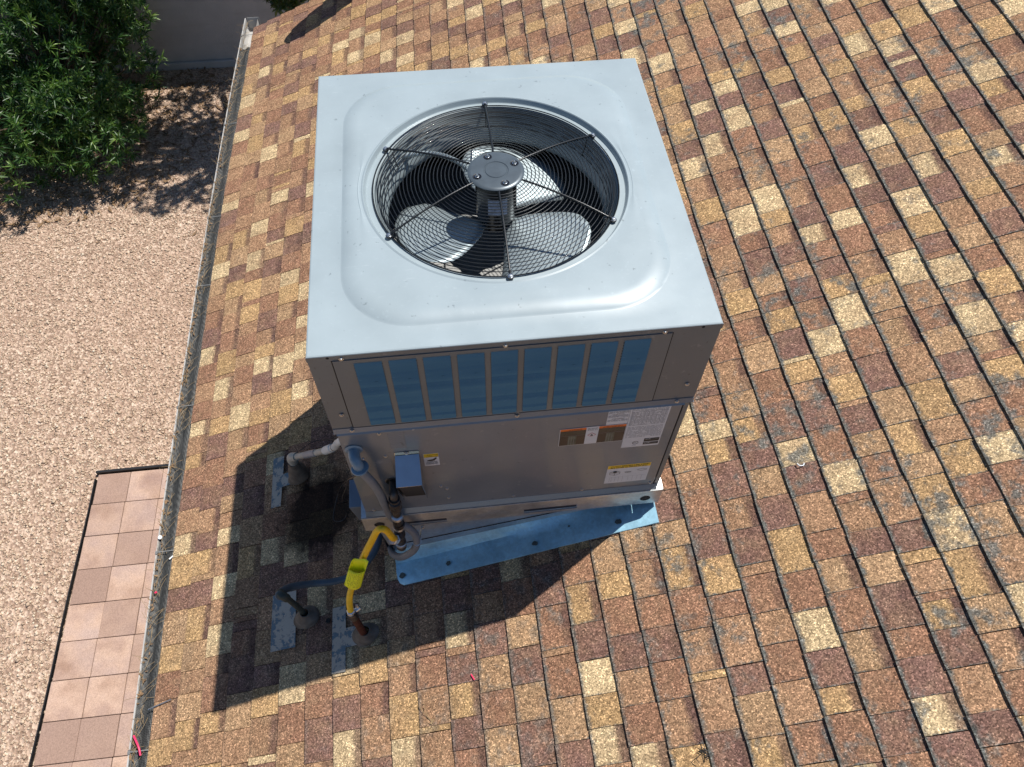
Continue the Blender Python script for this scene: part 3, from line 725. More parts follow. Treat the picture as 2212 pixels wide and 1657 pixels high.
b = MB(); b.box(-W2 - .0025, W2 + .0025, -D2 - .005, -D2 - .0005, -.4275, -.4232); b.extr([(-.590, -.6400, -.4280), (.572, -.6400, -.4280), (.572, -.6480, -.4375), (-.590, -.6480, -.4375)], (0, .001, -.0005)); b.extr([(-W2 + .001, -D2 - .0022, -.4015), (W2 - .001, -D2 - .0022, -.4015), (W2 - .001, -D2 - .0080, -.4225), (-W2 + .001, -D2 - .0080, -.4225)], (0, .0016, 0)); b.build('drip_edge', M['cab'], unit)
# lower cabinet
LX0, LX1, LY = -.591, .591, -.6365
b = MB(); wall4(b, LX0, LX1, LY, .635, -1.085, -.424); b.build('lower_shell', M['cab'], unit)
b = MB(); b.box(LX0 + .001, .568, LY - .003, LY - .0004, -1.062, -.432); b.build('access_panel', M['cab'], unit, bev=.0015)
b = MB(); b.box(.5735, .591, LY - .0025, LY - .0004, -1.08, -.430); b.build('corner_post', M['upper'], unit, bev=.0015)
b = MB(); b.box(.5684, .5731, LY - .0012, LY - .0003, -1.07, -.432); b.build('panel_gap', M['cavity'], unit)
b = MB(); b.extr([(LX0, LY - .0035, -1.0625), (.585, LY - .0035, -1.0625), (.585, -.6535, -1.084), (LX0, -.6535, -1.084)], (0, .0012, 0)); b.build('bottom_lip', M['cab'], unit)
for x, z in ((-.456, -.460), (-.342, -.446), (-.455, -.619), (-.281, -.896), (-.259, -.923), (-.258, -1.004), (-.001, -1.048), (.275, -1.049), (.554, -1.047), (-.556, -1.051)): screw(x, z, LY - .003, unit, .0048)
# stamped vent louvres in the access panel
def vents(x0, x1, z0, z1, n, name='vent_louver'):
    b = MB(); p_ = (z0 - z1) / n
    for i in range(n):
        zt = z0 - i * p_; zb = zt - p_ * .55; y0 = LY - .0032
        b.quad((x0, y0, zt), (x1, y0, zt), (x1 - .004, y0 - .0014, zb), (x0 + .004, y0 - .0014, zb)); b.quad((x0 + .004, y0 - .0014, zb), (x1 - .004, y0 - .0014, zb), (x1, y0, zb - .0015), (x0, y0, zb - .0015))
    b.build(name, M['cab'], unit)
vents(-.431, -.374, -.462, -.572, 9); vents(-.497, -.436, -.642, -.79, 13)
# flue hood
b = MB(); hx0, hx1 = -.421, -.340
yt = LY - .004
b.extr([(hx0 - .002, yt, -.596), (hx1 + .002, yt, -.596), (hx1 + .002, yt, -.622), (hx0 - .002, yt, -.622)], (0, -.0015, 0))
f_ = lambda x, y, z: (x, y, z)
ft = [(hx0, yt - .004, -.614), (hx1, yt - .004, -.614), (hx1 + .002, -.742, -.676 - .11), (hx0 - .002, -.742, -.676 - .11)]
pb = [(hx0, yt, -.612), (hx1, yt, -.612), (hx1 - .003, -.742, -.690), (hx0 - .003, -.742, -.690)]
b.quad((hx0, yt, -.618), (hx1, yt, -.618), (hx1, -.735, -.640), (hx0, -.735, -.640)) if 0 else None
top = [(hx0, yt - .0018, -.620), (hx1, yt - .0018, -.620), (hx1, -.740, -.668), (hx0, -.740, -.668)]
b.extr(top, (0, 0, -.002))
b.build('flue_mount', M['chrome'], unit) 
b = MB()
b.v = []; b.f = []
A0, A1 = (hx0, yt - .002, -.618), (hx1, yt - .002, -.618)
B0, B1 = (hx0 - .004, -.738, -.672), (hx1 + .002, -.738, -.672)
C0, C1 = (hx0 - .002, yt - .002, -.955), (hx1 + .002, yt - .002, -.955)
b.quad(A0, A1, B1, B0)
b.poly([A0, B0, (hx0 - .004, -.738, -.674), (hx0 - .004, -.66, -.945), C0]); b.poly([A1, C1, (hx1 + .002, -.66, -.945), (hx1 + .002, -.738, -.674), B1])
hood = b
o = hood.build('flue_hood', M['chrome'], unit); m_ = o.modifiers.new('solid', 'SOLIDIFY'); m_.thickness = .0015
b = MB(); b.quad((hx0 + .001, -.735, -.676), (hx1 - .001, -.735, -.676), (hx1 - .001, yt - .004, -.948), (hx0 + .001, yt - .004, -.948)); b.build('flue_opening', M['cavity'], unit)
screw(-.381, -.604, yt - .003, unit, .006)
# base rail
b = MB(); RY0 = -.6545
def rail_front(b, holes):
    # front web assembled round its openings
    z0, z1 = -1.216, -1.088; x = -.612
    for (a, c, lo, hi) in holes:
        b.box(x, a, RY0, RY0 + .003, z0, z1); b.box(a, c, RY0, RY0 + .003, z0, lo); b.box(a, c, RY0, RY0 + .003, hi, z1); x = c
    b.box(x, .612, RY0, RY0 + .003, z0, z1)
rail_front(b, [(-.458, -.276, -1.200, -1.164), (.041, .264, -1.194, -1.158)])
b.build('base_rail', M['galv'], unit)
b = MB(); b.box(-.612, .612, RY0 + .0002, -.6395, -1.0875, -1.0858); b.box(-.612, -.5925, -.639, .64, -1.0875, -1.0858); b.box(.5925, .612, -.639, .64, -1.0875, -1.0858)
b.box(-.612, -.609, RY0 + .0035, .64, -1.216, -1.088); b.box(.609, .612, RY0 + .0035, .64, -1.216, -1.088); b.box(-.608, .608, .637, .64, -1.216, -1.088)
b.build('side_rail', M['galv'], unit)
b = MB(); b.box(-.612, .612, RY0 - .0028, RY0 - .0003, -1.112, -1.0885); b.build('rail_lip', M['galv'], unit, bev=.001)
b = MB(); b.box(-.6, .6, -.60, .60, -1.214, -1.20); b.build('base_pan', M['cavity'], unit)
for x in (-.549, .549):
    b = MB(); b.lathe((x, RY0 - .0003, -1.163), (0, -1, 0), [(.0195, 0), (.0215, .0008), (.0195, .0016), (.0185, .0006)], 24, False); b.lathe((x, RY0 - .0003, -1.163), (0, -1, 0), [(.0001, .0003), (.0188, .0003)], 24, False)
    o = b.build('lifting_hole', M['cavity'], unit)
b = MB(); b.box(-.456, -.278, RY0 + .006, RY0 + .009, -1.198, -1.166); b.build('slot_liner', M['motor'], unit)
b = MB(); b.box(.043, .262, RY0 + .006, RY0 + .009, -1.192, -1.160); b.build('slot_liner', M['motor'], unit)
for xa, xb, zz in ((-.456, -.278, -1.176), (.043, .262, -1.170)):
    b = MB(); b.tube([(xa, RY0 + .014, zz), (xb, RY0 + .014, zz)], .006, 8); b.build('slot_rim', M['motor'], unit)
b = MB()
b.extr([(-.662, -.597, -1.10), (-.612, -.597, -1.10), (-.612, -.597, -1.235), (-.640, -.597, -1.235)], (0, .125, 0)); b.build('side_duct_flange', M['cab'], unit, bev=.002)

# fan guard
guard_parent = MB(); guard_parent.lathe((0, 0, .050), (0, 0, 1), [(.0005, 0), (.060, 0), (.088, .0), (.0925, .003), (.0925, .006), (.088, .0095), (.080, .0105), (.041, .0105), (.039, .0085), (.036, .0085), (.034, .0105), (.0005, .011)], 48)
fg = MB(); 
gz = lambda r: .048 - .040 * max(0, (r - .09) / .30) ** 2.0
fg.ring([[(r * cos(2 * pi * j / 96), r * sin(2 * pi * j / 96), z) for j in range(96)] for r, z in ((.402, .003), (.4045, .0055), (.407, .003), (.4045, .0005), (.402, .003))], True)
guard = fg.build('fan_guard', M['black_wire'], unit, 60)
def wring(R_, z, wr=.0015, seg=96):
    m_ = MB(); m_.ring([[((R_ + wr * cos(a)) * cos(2 * pi * j / seg), (R_ + wr * cos(a)) * sin(2 * pi * j / seg), z + wr * sin(a)) for j in range(seg)] for a in [q * pi / 3 for q in range(7)]], True)
    return m_.build('wire_ring', M['black_wire'], guard, 70)
r = .1035
while r < .400: wring(r, gz(r)); r += .01245
for R_, z in ((.389, -.014), (.384, -.030), (.379, -.046), (.373, -.062)): wring(R_, z)
for a in (90, 29.5, -30.3, -89.6, -150, 150.6):
    ca, sa = cos(radians(a)), sin(radians(a)); m_ = MB()
    # twisted support rod on top of the rings
    pts = [(R_ * ca, R_ * sa, gz(R_) + .0052) for R_ in [.085 + i * (.395 - .085) / 26 for i in range(27)]]
    m_.tube(pts, .0042, 7, True, 1, ribs=.010)
    m_.tube([(.395 * ca, .395 * sa, gz(.38) + .004), (.402 * ca, .402 * sa, .011), (.408 * ca, .408 * sa, .0085)], .0045, 8, True)
    m_.tube([(.385 * ca, .385 * sa, .002), (.380 * ca, .380 * sa, -.03), (.370 * ca, .370 * sa, -.062)], .0022, 6, True)
    m_.lathe((.410 * ca, .410 * sa, .004), (0, 0, 1), [(.0105, 0), (.0105, .0035), (.001, .0037)], 14)
    m_.build('support_rod', M['black_wire'], guard, 70)
    m_ = MB(); m_.lathe((.410 * ca, .410 * sa, .0078), (0, 0, 1), [(.0085, 0), (.0085, .0012), (.0058, .0014), (.0055, .0062), (.0005, .007)], 10); m_.build('guard_bolt', M['screw'], guard, 30)
cap = guard_parent.build('motor_cap', M['cap'], unit, 40)
for a in (108, 22, 202, -70):
    ca, sa = cos(radians(a)), sin(radians(a)); x, y = .068 * ca, .068 * sa
    m_ = MB(); m_.lathe((x, y, .0602), (0, 0, 1), [(.0150, 0), (.0135, .0012), (.010, .0003), (.0005, .0003)], 16); m_.build('bolt_recess', M['motor'], cap, 40)
    m_ = MB(); m_.lathe((x, y, .0605), (0, 0, 1), [(.0078, 0), (.0078, .0015), (.0048, .0018), (.0046, .0065), (.002, .011), (.0005, .011)], 10); m_.build('cap_bolt', M['screw'], cap, 30)
m_ = MB(); m_.lathe((0, 0, -.135), (0, 0, 1), [(.0005, 0), (.05, 0), (.066, .008), (.069, .015), (.069, .165), (.062, .184), (.0005, .185)], 40); mot = m_.build('fan_motor', M['motor'], unit, 40)
m_ = MB(); arc = [radians(a) for a in range(-118, -58, 6)]; m_.ring([[(.0700 * cos(a), .0700 * sin(a), -.005) for a in arc], [(.0700 * cos(a), .0700 * sin(a), -.075) for a in arc]], False); m_.build('motor_label', simple('motor_label_print', (.42, .46, .58), .4, 0, .35, 60), mot)
m_ = MB(); m_.lathe((0, 0, -.175), (0, 0, 1), [(.0005, 0), (.045, 0), (.052, .005), (.052, .030), (.03, .038), (.0005, .038)], 30); m_.build('fan_hub', M['motor'], unit, 40)
m_ = MB(); m_.tube([(-.372, .235, -.085), (-.30, .235, -.055), (-.20, .225, -.045), (-.12, .16, -.03), (-.065, .075, -.02)], .0095, 10, True, 8, ribs=.011); m_.build('motor_conduit', M['alu'], unit, 60)
def blade(a0):
    m_ = MB(); rows = []
    nr, na = 12, 10
    for i in range(nr + 1):
        t = i / nr; R_ = .055 + (.352 - .055) * t
        half = radians(36 + 7 * sin(t * pi * .8)) if t > .15 else radians(30 + 6 * t)
        sweep = radians(-14 * t)
        row = []
        for j in range(na + 1):
            u = j / na * 2 - 1; hh = half * (1 - .10 * max(0, t - .8) * 5 * abs(u) ** 3)
            a = radians(a0) + sweep + hh * u; rr = R_ - .03 * (max(0, t - .7) / .3) * abs(u) ** 3.0
            z = -.158 + .26 * R_ * u * .60 - .012 * (1 - u * u) * -1 - .01 * t
            row.append((rr * cos(a), rr * sin(a), z))
        rows.append(row)
    m_.ring(rows, False); o = m_.build('fan_blade', M['alu'], unit, 60); q = o.modifiers.new('solid', 'SOLIDIFY'); q.thickness = .002; return o
for a0 in (200, 80, -40): blade(a0)

# ---------------------------------------------------------------- labels on the front
def plate_(x0, x1, z0, z1, mat, name, par, y=None, th=.0006, r=0):
    y = LY - .0031 if y is None else y
    b = MB(); b.box(x0, x1, y - th, y, z0, z1); return b.build(name, mat, par)
def text(s_, x, z, size, mat, par, y, sx=1., name='lettering'):
    c = bpy.data.curves.new(name, 'FONT'); c.body = s_; c.size = size; c.align_x = 'LEFT'; c.extrude = .0001
    t = bpy.data.objects.new('tmp', c); COL.objects.link(t); dg = bpy.context.evaluated_depsgraph_get()
    me = bpy.data.meshes.new_from_object(t.evaluated_get(dg)); bpy.data.objects.remove(t)
    me.materials.clear(); me.materials.append(mat)
    me.transform(Matrix.Translation((x, y, z)) @ Matrix.Rotation(pi / 2, 4, 'X') @ Matrix.Scale(sx, 4, (1, 0, 0)))
    return add(name, me, mat, par)
def lines(x0, x1, ztop, n, step, mat, par, y, gap=.25, h=.4, name='printed_lines'):
    b = MB()
    for i in range(n):
        x = x0; z = ztop - i * step
        while x < x1:
            l = rnd.uniform(.004, .016); e_ = min(x1, x + l); b.quad((x, y, z), (e_, y, z), (e_, y, z + step * h), (x, y, z + step * h)); x = e_ + rnd.uniform(.0012, .004)
            if rnd.random() < gap * .2: x += rnd.uniform(.005, .02)
    return b.build(name, mat, par)
Y1 = LY - .0042
# rating plate
L1 = plate_(.391, .530, -.721, -.441, M['lab_white'], 'rating_label', unit)
lines(.396, .525, -.452, 16, .0072, M['lab_grey'], L1, Y1, .5, .30); lines(.396, .525, -.575, 10, .0080, M['lab_grey'], L1, Y1, .5, .28)
b = MB()
for q in range(9): x = .400 + q * .0145; b.quad((x, Y1, -.56), (x + .0006, Y1, -.56), (x + .0006, Y1, -.47), (x, Y1, -.47))
for z in (-.47, -.50, -.53, -.56): b.quad((.396, Y1, z), (.525, Y1, z), (.525, Y1, z + .0007), (.396, Y1, z + .0007))
b.build('table_rules', M['lab_grey'], L1)
for z0, z1, xx in ((-.688, -.664, .470), (-.709, -.693, .470)):
    bb = plate_(xx, .526, z0, z1, M['lab_black'], 'badge', L1, LY - .0038, .0005); text('AHRI CERTIFIED', xx + .003, (z0 + z1) / 2 - .002, .0075, M['lab_white'], bb, LY - .0046, .8) if 0 else None
    text('AHRI', xx + .004, z1 - .0085, .0095, M['lab_white'], L1, LY - .0046, 1.); text('CERTIFIED', xx + .026, z1 - .008, .0055, M['lab_grey'], L1, LY - .0046, 1.)
b = MB(); b.lathe((.440, Y1, -.690), (0, -1, 0), [(.0115, 0), (.0095, .0001)], 20, False); b.build('listing_mark_ring', M['lab_black'], L1); text('ETL', .4325, -.6925, .0082, M['lab_black'], L1, Y1 - .0002); text('LISTED', .430, -.711, .005, M['lab_grey'], L1, Y1)
# warning text label
L2 = plate_(.3145, .3895, -.541, -.441, M['lab_white'], 'warning_text_label', unit)
for q, (z, t_) in enumerate(((-.4495, 'WARNING'), (-.4755, 'ADVERTENCIA'), (-.505, 'AVERTISSEMENT'))):
    text(t_, .330 if q else .338, z, .0062, M['lab_black'], L2, Y1, 1.0)
    lines(.317, .387, z - .0055, 4 if q < 2 else 3, .0042, M['lab_grey'], L2, Y1, .2, .42)
# orange warning photo label
L3 = plate_(.1545, .3895, -.6625, -.5425, M['lab_white'], 'orange_warning_label', unit, LY - .0040)
Y3 = LY - .0052
for x0, x1, t_ in ((.1565, .2475, 'WARNING'), (.2925, .3880, 'AVERTISSEMENT')):
    plate_(x0, x1, -.5575, -.5440, M['lab_orange'], 'orange_band', L3, LY - .0047, .0004); text(t_, x0 + (.028 if len(t_) < 8 else .014), -.5555, .0098, M['lab_black'], L3, Y3 - .0001)
    plate_(x0, x1, -.660, -.5578, M['lab_brown'], 'dark_photo', L3, LY - .0047, .0004)
    lines(x0 + .004, x1 - .004, -.5655, 4, .0062, M['lab_olive'], L3, Y3, .1, .35)
    plate_(x0 + .030, x0 + .060, -.659, -.594, M['lab_olive'], 'printed_photo', L3, Y3, .0002)
    b = MB()
    for q in range(3): xx = x0 + .033 + q * .009; b.quad((xx, Y3 - .0004, -.657), (xx + .0012, Y3 - .0004, -.657), (xx + .0012, Y3 - .0004, -.600), (xx, Y3 - .0004, -.600))
    b.quad((x0, Y3 - .0004, -.5915), (x1, Y3 - .0004, -.5915), (x1, Y3 - .0004, -.5905), (x0, Y3 - .0004, -.5905)); b.build('photo_lines', M['lab_grey'], L3)
cx_, cz_ = .270, -.598
for s_, mt in ((.0155, M['lab_red']), (.0130, M['lab_white'])):
    b = MB(); y = Y3 - (.0000 if s_ > .014 else .0003); b.poly([(cx_ - s_, y, cz_), (cx_, y, cz_ - s_), (cx_ + s_, y, cz_), (cx_, y, cz_ + s_)]); b.build('diamond', mt, L3)
b = MB(); y = Y3 - .0006; b.poly([(cx_ - .004, y, cz_ - .006), (cx_ + .004, y, cz_ - .006), (cx_ + .005, y, cz_), (cx_ + .002, y, cz_ + .002), (cx_, y, cz_ + .008), (cx_ - .003, y, cz_ + .001), (cx_ - .005, y, cz_ - .001)]); b.build('flame_symbol', M['lab_black'], L3)
lines(.2525, .288, -.5535, 3, .0065, M['lab_grey'], L3, Y3, .1, .4)
# yellow label
L4 = plate_(.3605, .5295, -1.014, -.8605, M['lab_white'], 'yellow_band_label', unit)
plate_(.3615, .5285, -.889, -.8615, M['lab_yellow'], 'yellow_band', L4, LY - .0038, .0004); Y4 = LY - .0048
text('CAUTION', .372, -.8735, .0085, M['lab_black'], L4, Y4); lines(.415, .522, -.8725, 1, .009, M['lab_black'], L4, Y4, .1, .55); lines(.372, .518, -.884, 1, .009, M['lab_black'], L4, Y4, .1, .5)
def isobox(cx, cz, w_, h_, d_):
    b = MB(); y = Y4; P = [(-w_, 0), (0, -d_), (w_, 0), (0, d_)]
    def seg(a, c, t=.0007):
        dx, dz = c[0] - a[0], c[1] - a[1]; l = hypot(dx, dz) + 1e-9; nx, nz = -dz / l * t, dx / l * t
        b.quad((a[0] - nx, y, a[1] - nz), (c[0] - nx, y, c[1] - nz), (c[0] + nx, y, c[1] + nz), (a[0] + nx, y, a[1] + nz))
    T = [(cx + p[0], cz + h_ + p[1]) for p in P]; B = [(cx + p[0], cz + p[1]) for p in P]
    for i in range(4): seg(T[i], T[(i + 1) % 4])
    if h_: seg(B[0], B[1]); seg(B[1], B[2]); seg(T[0], B[0]); seg(T[1], B[1]); seg(T[2], B[2])
    b.build('line_drawing', M['lab_black'], L4)
isobox(.394, -.935, .020, .016, .010); isobox(.500, -.915, .020, .0, .010); isobox(.446, -.928, .012, .003, .004)
b = MB(); b.lathe((.394, Y4, -.917), (0, -1, 0), [(.0001, 0), (.008, 0)], 14, False); b.build('drawn_fan', M['lab_black'], L4)
b = MB()
for xx in (.378, .386, .400, .414, .430, .452, .470, .488, .506): b.quad((xx, Y4, -1.003), (xx + .0007, Y4, -1.003), (xx + .0007, Y4, -.962), (xx, Y4, -.962))
b.quad((.378, Y4, -.962), (.520, Y4, -.962), (.520, Y4, -.9613), (.378, Y4, -.9613)); b.build('table_rules', M['lab_grey'], L4)
# hot surface label
L5 = plate_(-.326, -.272, -.719, -.628, M['lab_white'], 'hot_surface_label', unit); Y5 = LY - .0050
plate_(-.3245, -.2735, -.655, -.6295, M['lab_yellow'], 'yellow_band', L5, LY - .0038, .0005)
text('CAUTION', -.3135, -.6405, .0092, M['lab_black'], L5, Y5); text('ATTENTION', -.3165, -.6525, .0082, M['lab_black'], L5, Y5)
b = MB(); y = Y5 + .0006; b.poly([(-.318, y, -.688), (-.280, y, -.688), (-.280, y, -.6905), (-.318, y, -.6905)]); b.poly([(-.315, y, -.676), (-.305, y, -.673), (-.294, y, -.671), (-.284, y, -.659), (-.279, y, -.664), (-.289, y, -.681), (-.302, y, -.684), (-.314, y, -.682)]); b.build('hand_symbol', M['lab_black'], L5)
lines(-.320, -.278, -.698, 3, .0050, M['lab_grey'], L5, Y5 + .0006, .1, .5)

# ---------------------------------------------------------------- conduits, pipes, wires
# grey conduit from elbow on panel down around and behind
cd = thing('grey_conduit', (-.54, -.68, -.56), 'smooth grey electrical conduit looping down the front left corner of the unit', 'conduit')
b = MB(); b.lathe((-.553, LY - .0035, -.548), (0, -1, 0), [(.030, 0), (.031, .003), (.027, .006), (.022, .007)], 24); b.tube([(-.553, LY - .008, -.548), (-.552, -.662, -.547), (-.548, -.680, -.550), (-.542, -.692, -.563), (-.538, -.696, -.580)], lambda t: .0205 - .002 * t, 16, True, 6); b.build('elbow_fitting', M['fitting'], cd, 40)
ax = Vector((.006, -.0, -.05)).normalized()
b = MB(); b.lathe((-.538, -.696, -.574), (.10, -.05, -1), [(.018, 0), (.029, .002), (.031, .006), (.029, .011), (.022, .013), (.020, .022), (.016, .024)], 24); b.build('gland_nut', M['fitting'], cd, 35)
b = MB(); b.lathe((-.525, -.676, -.556), (1, .1, .3), [(.004, 0), (.004, .006), (.0005, .0065)], 8); b.build('set_screw', M['screw'], cd)
hp = [(-.5355, -.697, -.596), (-.527, -.700, -.628), (-.515, -.700, -.670), (-.504, -.697, -.740), (-.498, -.692, -.820), (-.494, -.690, -.900), (-.487, -.690, -1.00), (-.462, -.694, -1.078), (-.430, -.698, -1.125), (-.410, -.700, -1.195), (-.411, -.706, -1.275), (-.432, -.708, -1.345), (-.468, -.705, -1.400), (-.498, -.690, -1.452), (-.528, -.655, -1.52), (-.553, -.60, -1.60), (-.566, -.52, -1.655)]
b = MB(); b.tube(hp, .0158, 16, True, 6); b.build('conduit_hose', M['conduit'], cd, 60)
b = MB(); b.tube([(-.425, -.708, -1.262), (-.410, -.722, -1.262), (-.396, -.710, -1.262), (-.393, -.690, -1.260)], .0028, 6, True, 4); b.tube([(-.395, -.69, -1.258), (-.392, -.655, -1.27), (-.385, -.62, -1.30)], .004, 6, True, 3); b.lathe((-.384, -.63, -1.285), (0, -1, .2), [(.008, 0), (.008, .004), (.005, .005), (.005, .010)], 8); b.build('hose_clip', M['zinc'], cd, 40)
# gas piping
gp = thing('gas_pipe', (-.46, -.70, -.80), 'black iron gas pipe with union and drip leg in front of the base rail', 'gas pipe')
b = MB(); b.lathe((-.452, LY - .0034, -.812), (0, -1, 0), [(.030, 0), (.027, .003), (.019, .004)], 20); b.build('grommet', M['black'], gp)
b = MB(); b.tube([(-.452, LY - .003, -.812), (-.452, -.670, -.812), (-.452, -.692, -.820), (-.4525, -.700, -.845)], .0155, 14, True, 5); b.lathe((-.4525, -.70, -.838), (0, 0, -1), [(.021, 0), (.021, .012), (.0165, .014)], 16); b.build('black_elbow', M['iron'], gp, 40)
b = MB(); b.lathe((-.4535, -.70, -.850), (-.04, 0, -1), [(.0165, 0), (.0165, .012), (.023, .016), (.025, .022), (.025, .040), (.022, .050), (.0245, .056), (.0245, .072), (.019, .080), (.015, .095), (.0175, .100), (.0175, .125), (.0140, .13), (.0140, .15)], 8); b.build('shutoff_union', M['iron'], gp, 25)
b = MB(); b.lathe((-.460, -.70, -.985), (-.04, 0, -1), [(.014, 0), (.0225, .004), (.0235, .010), (.0235, .020), (.019, .024)], 18); b.build('zinc_collar', M['zinc'], gp, 30)
b = MB(); b.lathe((-.461, -.70, -1.006), (-.04, 0, -1), [(.019, 0), (.0205, .006), (.0205, .050), (.018, .056)], 16); b.lathe((-.461, -.70, -1.060), (-.04, 0, -1), [(.0225, 0), (.0235, .004), (.0235, .022), (.020, .026)], 8); b.build('pipe_coupling', M['iron'], gp, 30)
b = MB(); b.lathe((-.464, -.70, -1.088), (-.04, 0, -1), [(.0225, 0), (.0235, .003), (.0235, .014), (.019, .018)], 18); b.build('zinc_collar', M['zinc'], gp, 30)
b = MB(); b.lathe((-.466, -.70, -1.106), (-.04, 0, -1), [(.019, 0), (.0215, .004), (.0215, .016), (.019, .02), (.019, .055), (.0215, .060), (.0215, .074), (.016, .078), (.0155, .13), (.019, .134), (.019, .150)], 16); b.tube([(-.468, -.70, -1.140), (-.476, -.732, -1.142)], .0195, 14, True); b.build('tee_and_nipple', M['iron'], gp, 30)
b = MB(); b.lathe((-.475, -.70, -1.256), (-.04, 0, -1), [(.0195, 0), (.0225, .002), (.0235, .008), (.0225, .022)], 18); b.build('zinc_collar', M['zinc'], gp, 30)
b = MB(); b.lathe((-.476, -.70, -1.280), (-.04, 0, -1), [(.0195, 0), (.0215, .004), (.0205, .030), (.012, .036), (.0005, .037)], 16); b.build('drip_leg_cap', M['iron'], gp, 30)
# yellow flexible connector
yc = thing('yellow_gas_hose', (-.6, -.8, -1.1), 'yellow coated flexible gas connector with a lime yellow tag round it', 'gas hose')
YP = [(-.485, -.742, -1.110), (-.486, -.764, -1.05), (-.487, -.782, -.965), (-.491, -.797, -.893), (-.503, -.803, -.862), (-.523, -.80, -.885), (-.551, -.80, -.961), (-.585, -.80, -1.056), (-.610, -.808, -1.120), (-.636, -.82, -1.190), (-.661, -.84, -1.262), (-.684, -.86, -1.302), (-.699, -.880, -1.345), (-.705, -.900, -1.385), (-.706, -.915, -1.412)]
sp_ = spline([Vector(p) for p in YP], 7)
b = MB(); b.tube(sp_[:48], .0132, 14, True, 0, ribs=.0075); b.build('ribbed_hose', M['yellow'], yc, 70)
b = MB(); b.tube(sp_[46:], .0134, 14, True); b.build('smooth_hose', M['yellow'], yc, 70)
b = MB(); b.lathe((-.478, -.732, -1.142), (-.35, -.45, .82), [(.0185, 0), (.0195, .003), (.0195, .014), (.016, .016), (.016, .020), (.019, .022), (.019, .036), (.015, .040), (.0145, .050)], 6, True); b.build('flare_nut', M['zinc'], yc, 25)
b = MB(); b.lathe((-.706, -.916, -1.408), (-.02, -.05, -1), [(.0145, 0), (.018, .003), (.018, .018), (.014, .021)], 6, True); b.lathe((-.706, -.917, -1.43), (-.02, -.05, -1), [(.016, 0), (.0175, .002), (.0175, .010), (.015, .012)], 14, True); b.build('flare_nut', M['zinc'], yc, 25)
# tag wrapped round the hose
b = MB(); A_ = Vector((-.646, -.835, -1.065)); B_ = Vector((-.585, -.832, -1.095)); Cc = Vector((-.645, -.862, -1.290)); Dd = Vector((-.702, -.865, -1.236))
rows = []
nrm = (B_ - A_).cross(Dd - A_).normalized(); nrm = nrm if nrm.y < 0 else -nrm
for i in range(9):
    t = i / 8; r_ = []
    for j in range(9):
        s_ = j / 8; p = A_.lerp(B_, s_).lerp(Dd.lerp(Cc, s_), t); p = p + nrm * (.012 * sin(s_ * pi) - .004 * sin(t * pi)) ; p.z -= .014 * sin(s_ * pi) * t; r_.append(p)
    rows.append(r_)
b.ring([r_[:] for r_ in rows[3:]], False)
rows2 = [[p - nrm * (.022 * (1 - abs(2 * j / 8 - 1) ** 4) + 0.0) for j, p in enumerate(r_)] for r_ in rows]
b.ring(rows2, False); tg = b.build('warning_tag', M['tag'], yc, 80); q = tg.modifiers.new('solid', 'SOLIDIFY'); q.thickness = .0006
b = MB()
for i in range(13):
    t = .30 + i * .05
    for j in range(9):
        if rnd.random() < .15: continue
        s0 = .08 + j * .085 + rnd.uniform(0, .02); s1 = s0 + rnd.uniform(.03, .06)
        def P_(s_, t_):
            p = A_.lerp(B_, s_).lerp(Dd.lerp(Cc, s_), t_); p = p + nrm * (.012 * sin(s_ * pi) - .004 * sin(t_ * pi) + .0008); p.z -= .014 * sin(s_ * pi) * t_; return p
        b.quad(P_(s0, t), P_(s1, t), P_(s1, t + .018), P_(s0, t + .018))
b.build('printed_lines', M['tagtext'], tg)
# dark conduit over the roof
dc = thing('corrugated_conduit', (-.8, -.67, -1.75), 'blue grey corrugated conduit, coloured darker for shade, running behind the yellow hose', 'conduit')
b = MB(); b.tube([(-.574, -.42, -1.675), (-.602, -.449, -1.682), (-.617, -.487, -1.687), (-.629, -.526, -1.692), (-.650, -.563, -1.701), (-.687, -.602, -1.716), (-.722, -.633, -1.729), (-.784, -.654, -1.744), (-.854, -.661, -1.752), (-.940, -.664, -1.742), (-1.012, -.688, -1.685), (-1.043, -.725, -1.622), (-1.049, -.750, -1.588)], .0175, 14, True, 7, ribs=.011); b.build('corrugated_hose', M['conduit_dark'], dc, 70)
b = MB(); b.lathe((-1.045, -.748, -1.592), (.1, -.5, .6), [(.019, 0), (.021, .003), (.021, .022), (.017, .026)], 16); b.build('end_fitting', M['conduit_dark'], dc, 40)

def boot(name, x, y, h, r0, r1, label, pl, cat='flashing'):
    t = thing(name, (x, y, roof_z(x, y)), label, cat)
    b = MB(); b.extr([RP(px, py, .0185) for px, py in pl], RN * .0018); b.build('flashing_plate', M['plate'], t)
    base = RP(x, y, .018); rings = []
    for r, hh, sk in ((r0, 0, 0), (r0 * .93, h * .18, .1), (r0 * .72, h * .55, .5), (r1 * 1.18, h * .85, .9), (r1 * 1.08, h, 1.), (r1 * .9, h, 1.)):
        ring_ = []
        for j in range(28):
            a = 2 * pi * j / 28; wob = 1 + .03 * sin(a * 3 + x * 9); p = RP(x + r * 1.0 * wob * cos(a), y + r * .8 * wob * sin(a), .018) if sk < .05 else Vector((x + r * wob * cos(a), y + r * (.8 + .2 * sk) * wob * sin(a), 0))
            if sk >= .05:
                p.z = roof_z(p.x, p.y, .013) * (1 - sk) + (base.z) * sk + hh
            ring_.append(p)
        rings.append(ring_)
    b = MB(); b.ring(rings, True); b.build('boot_cone', M['boot'], t, 60); return t, base
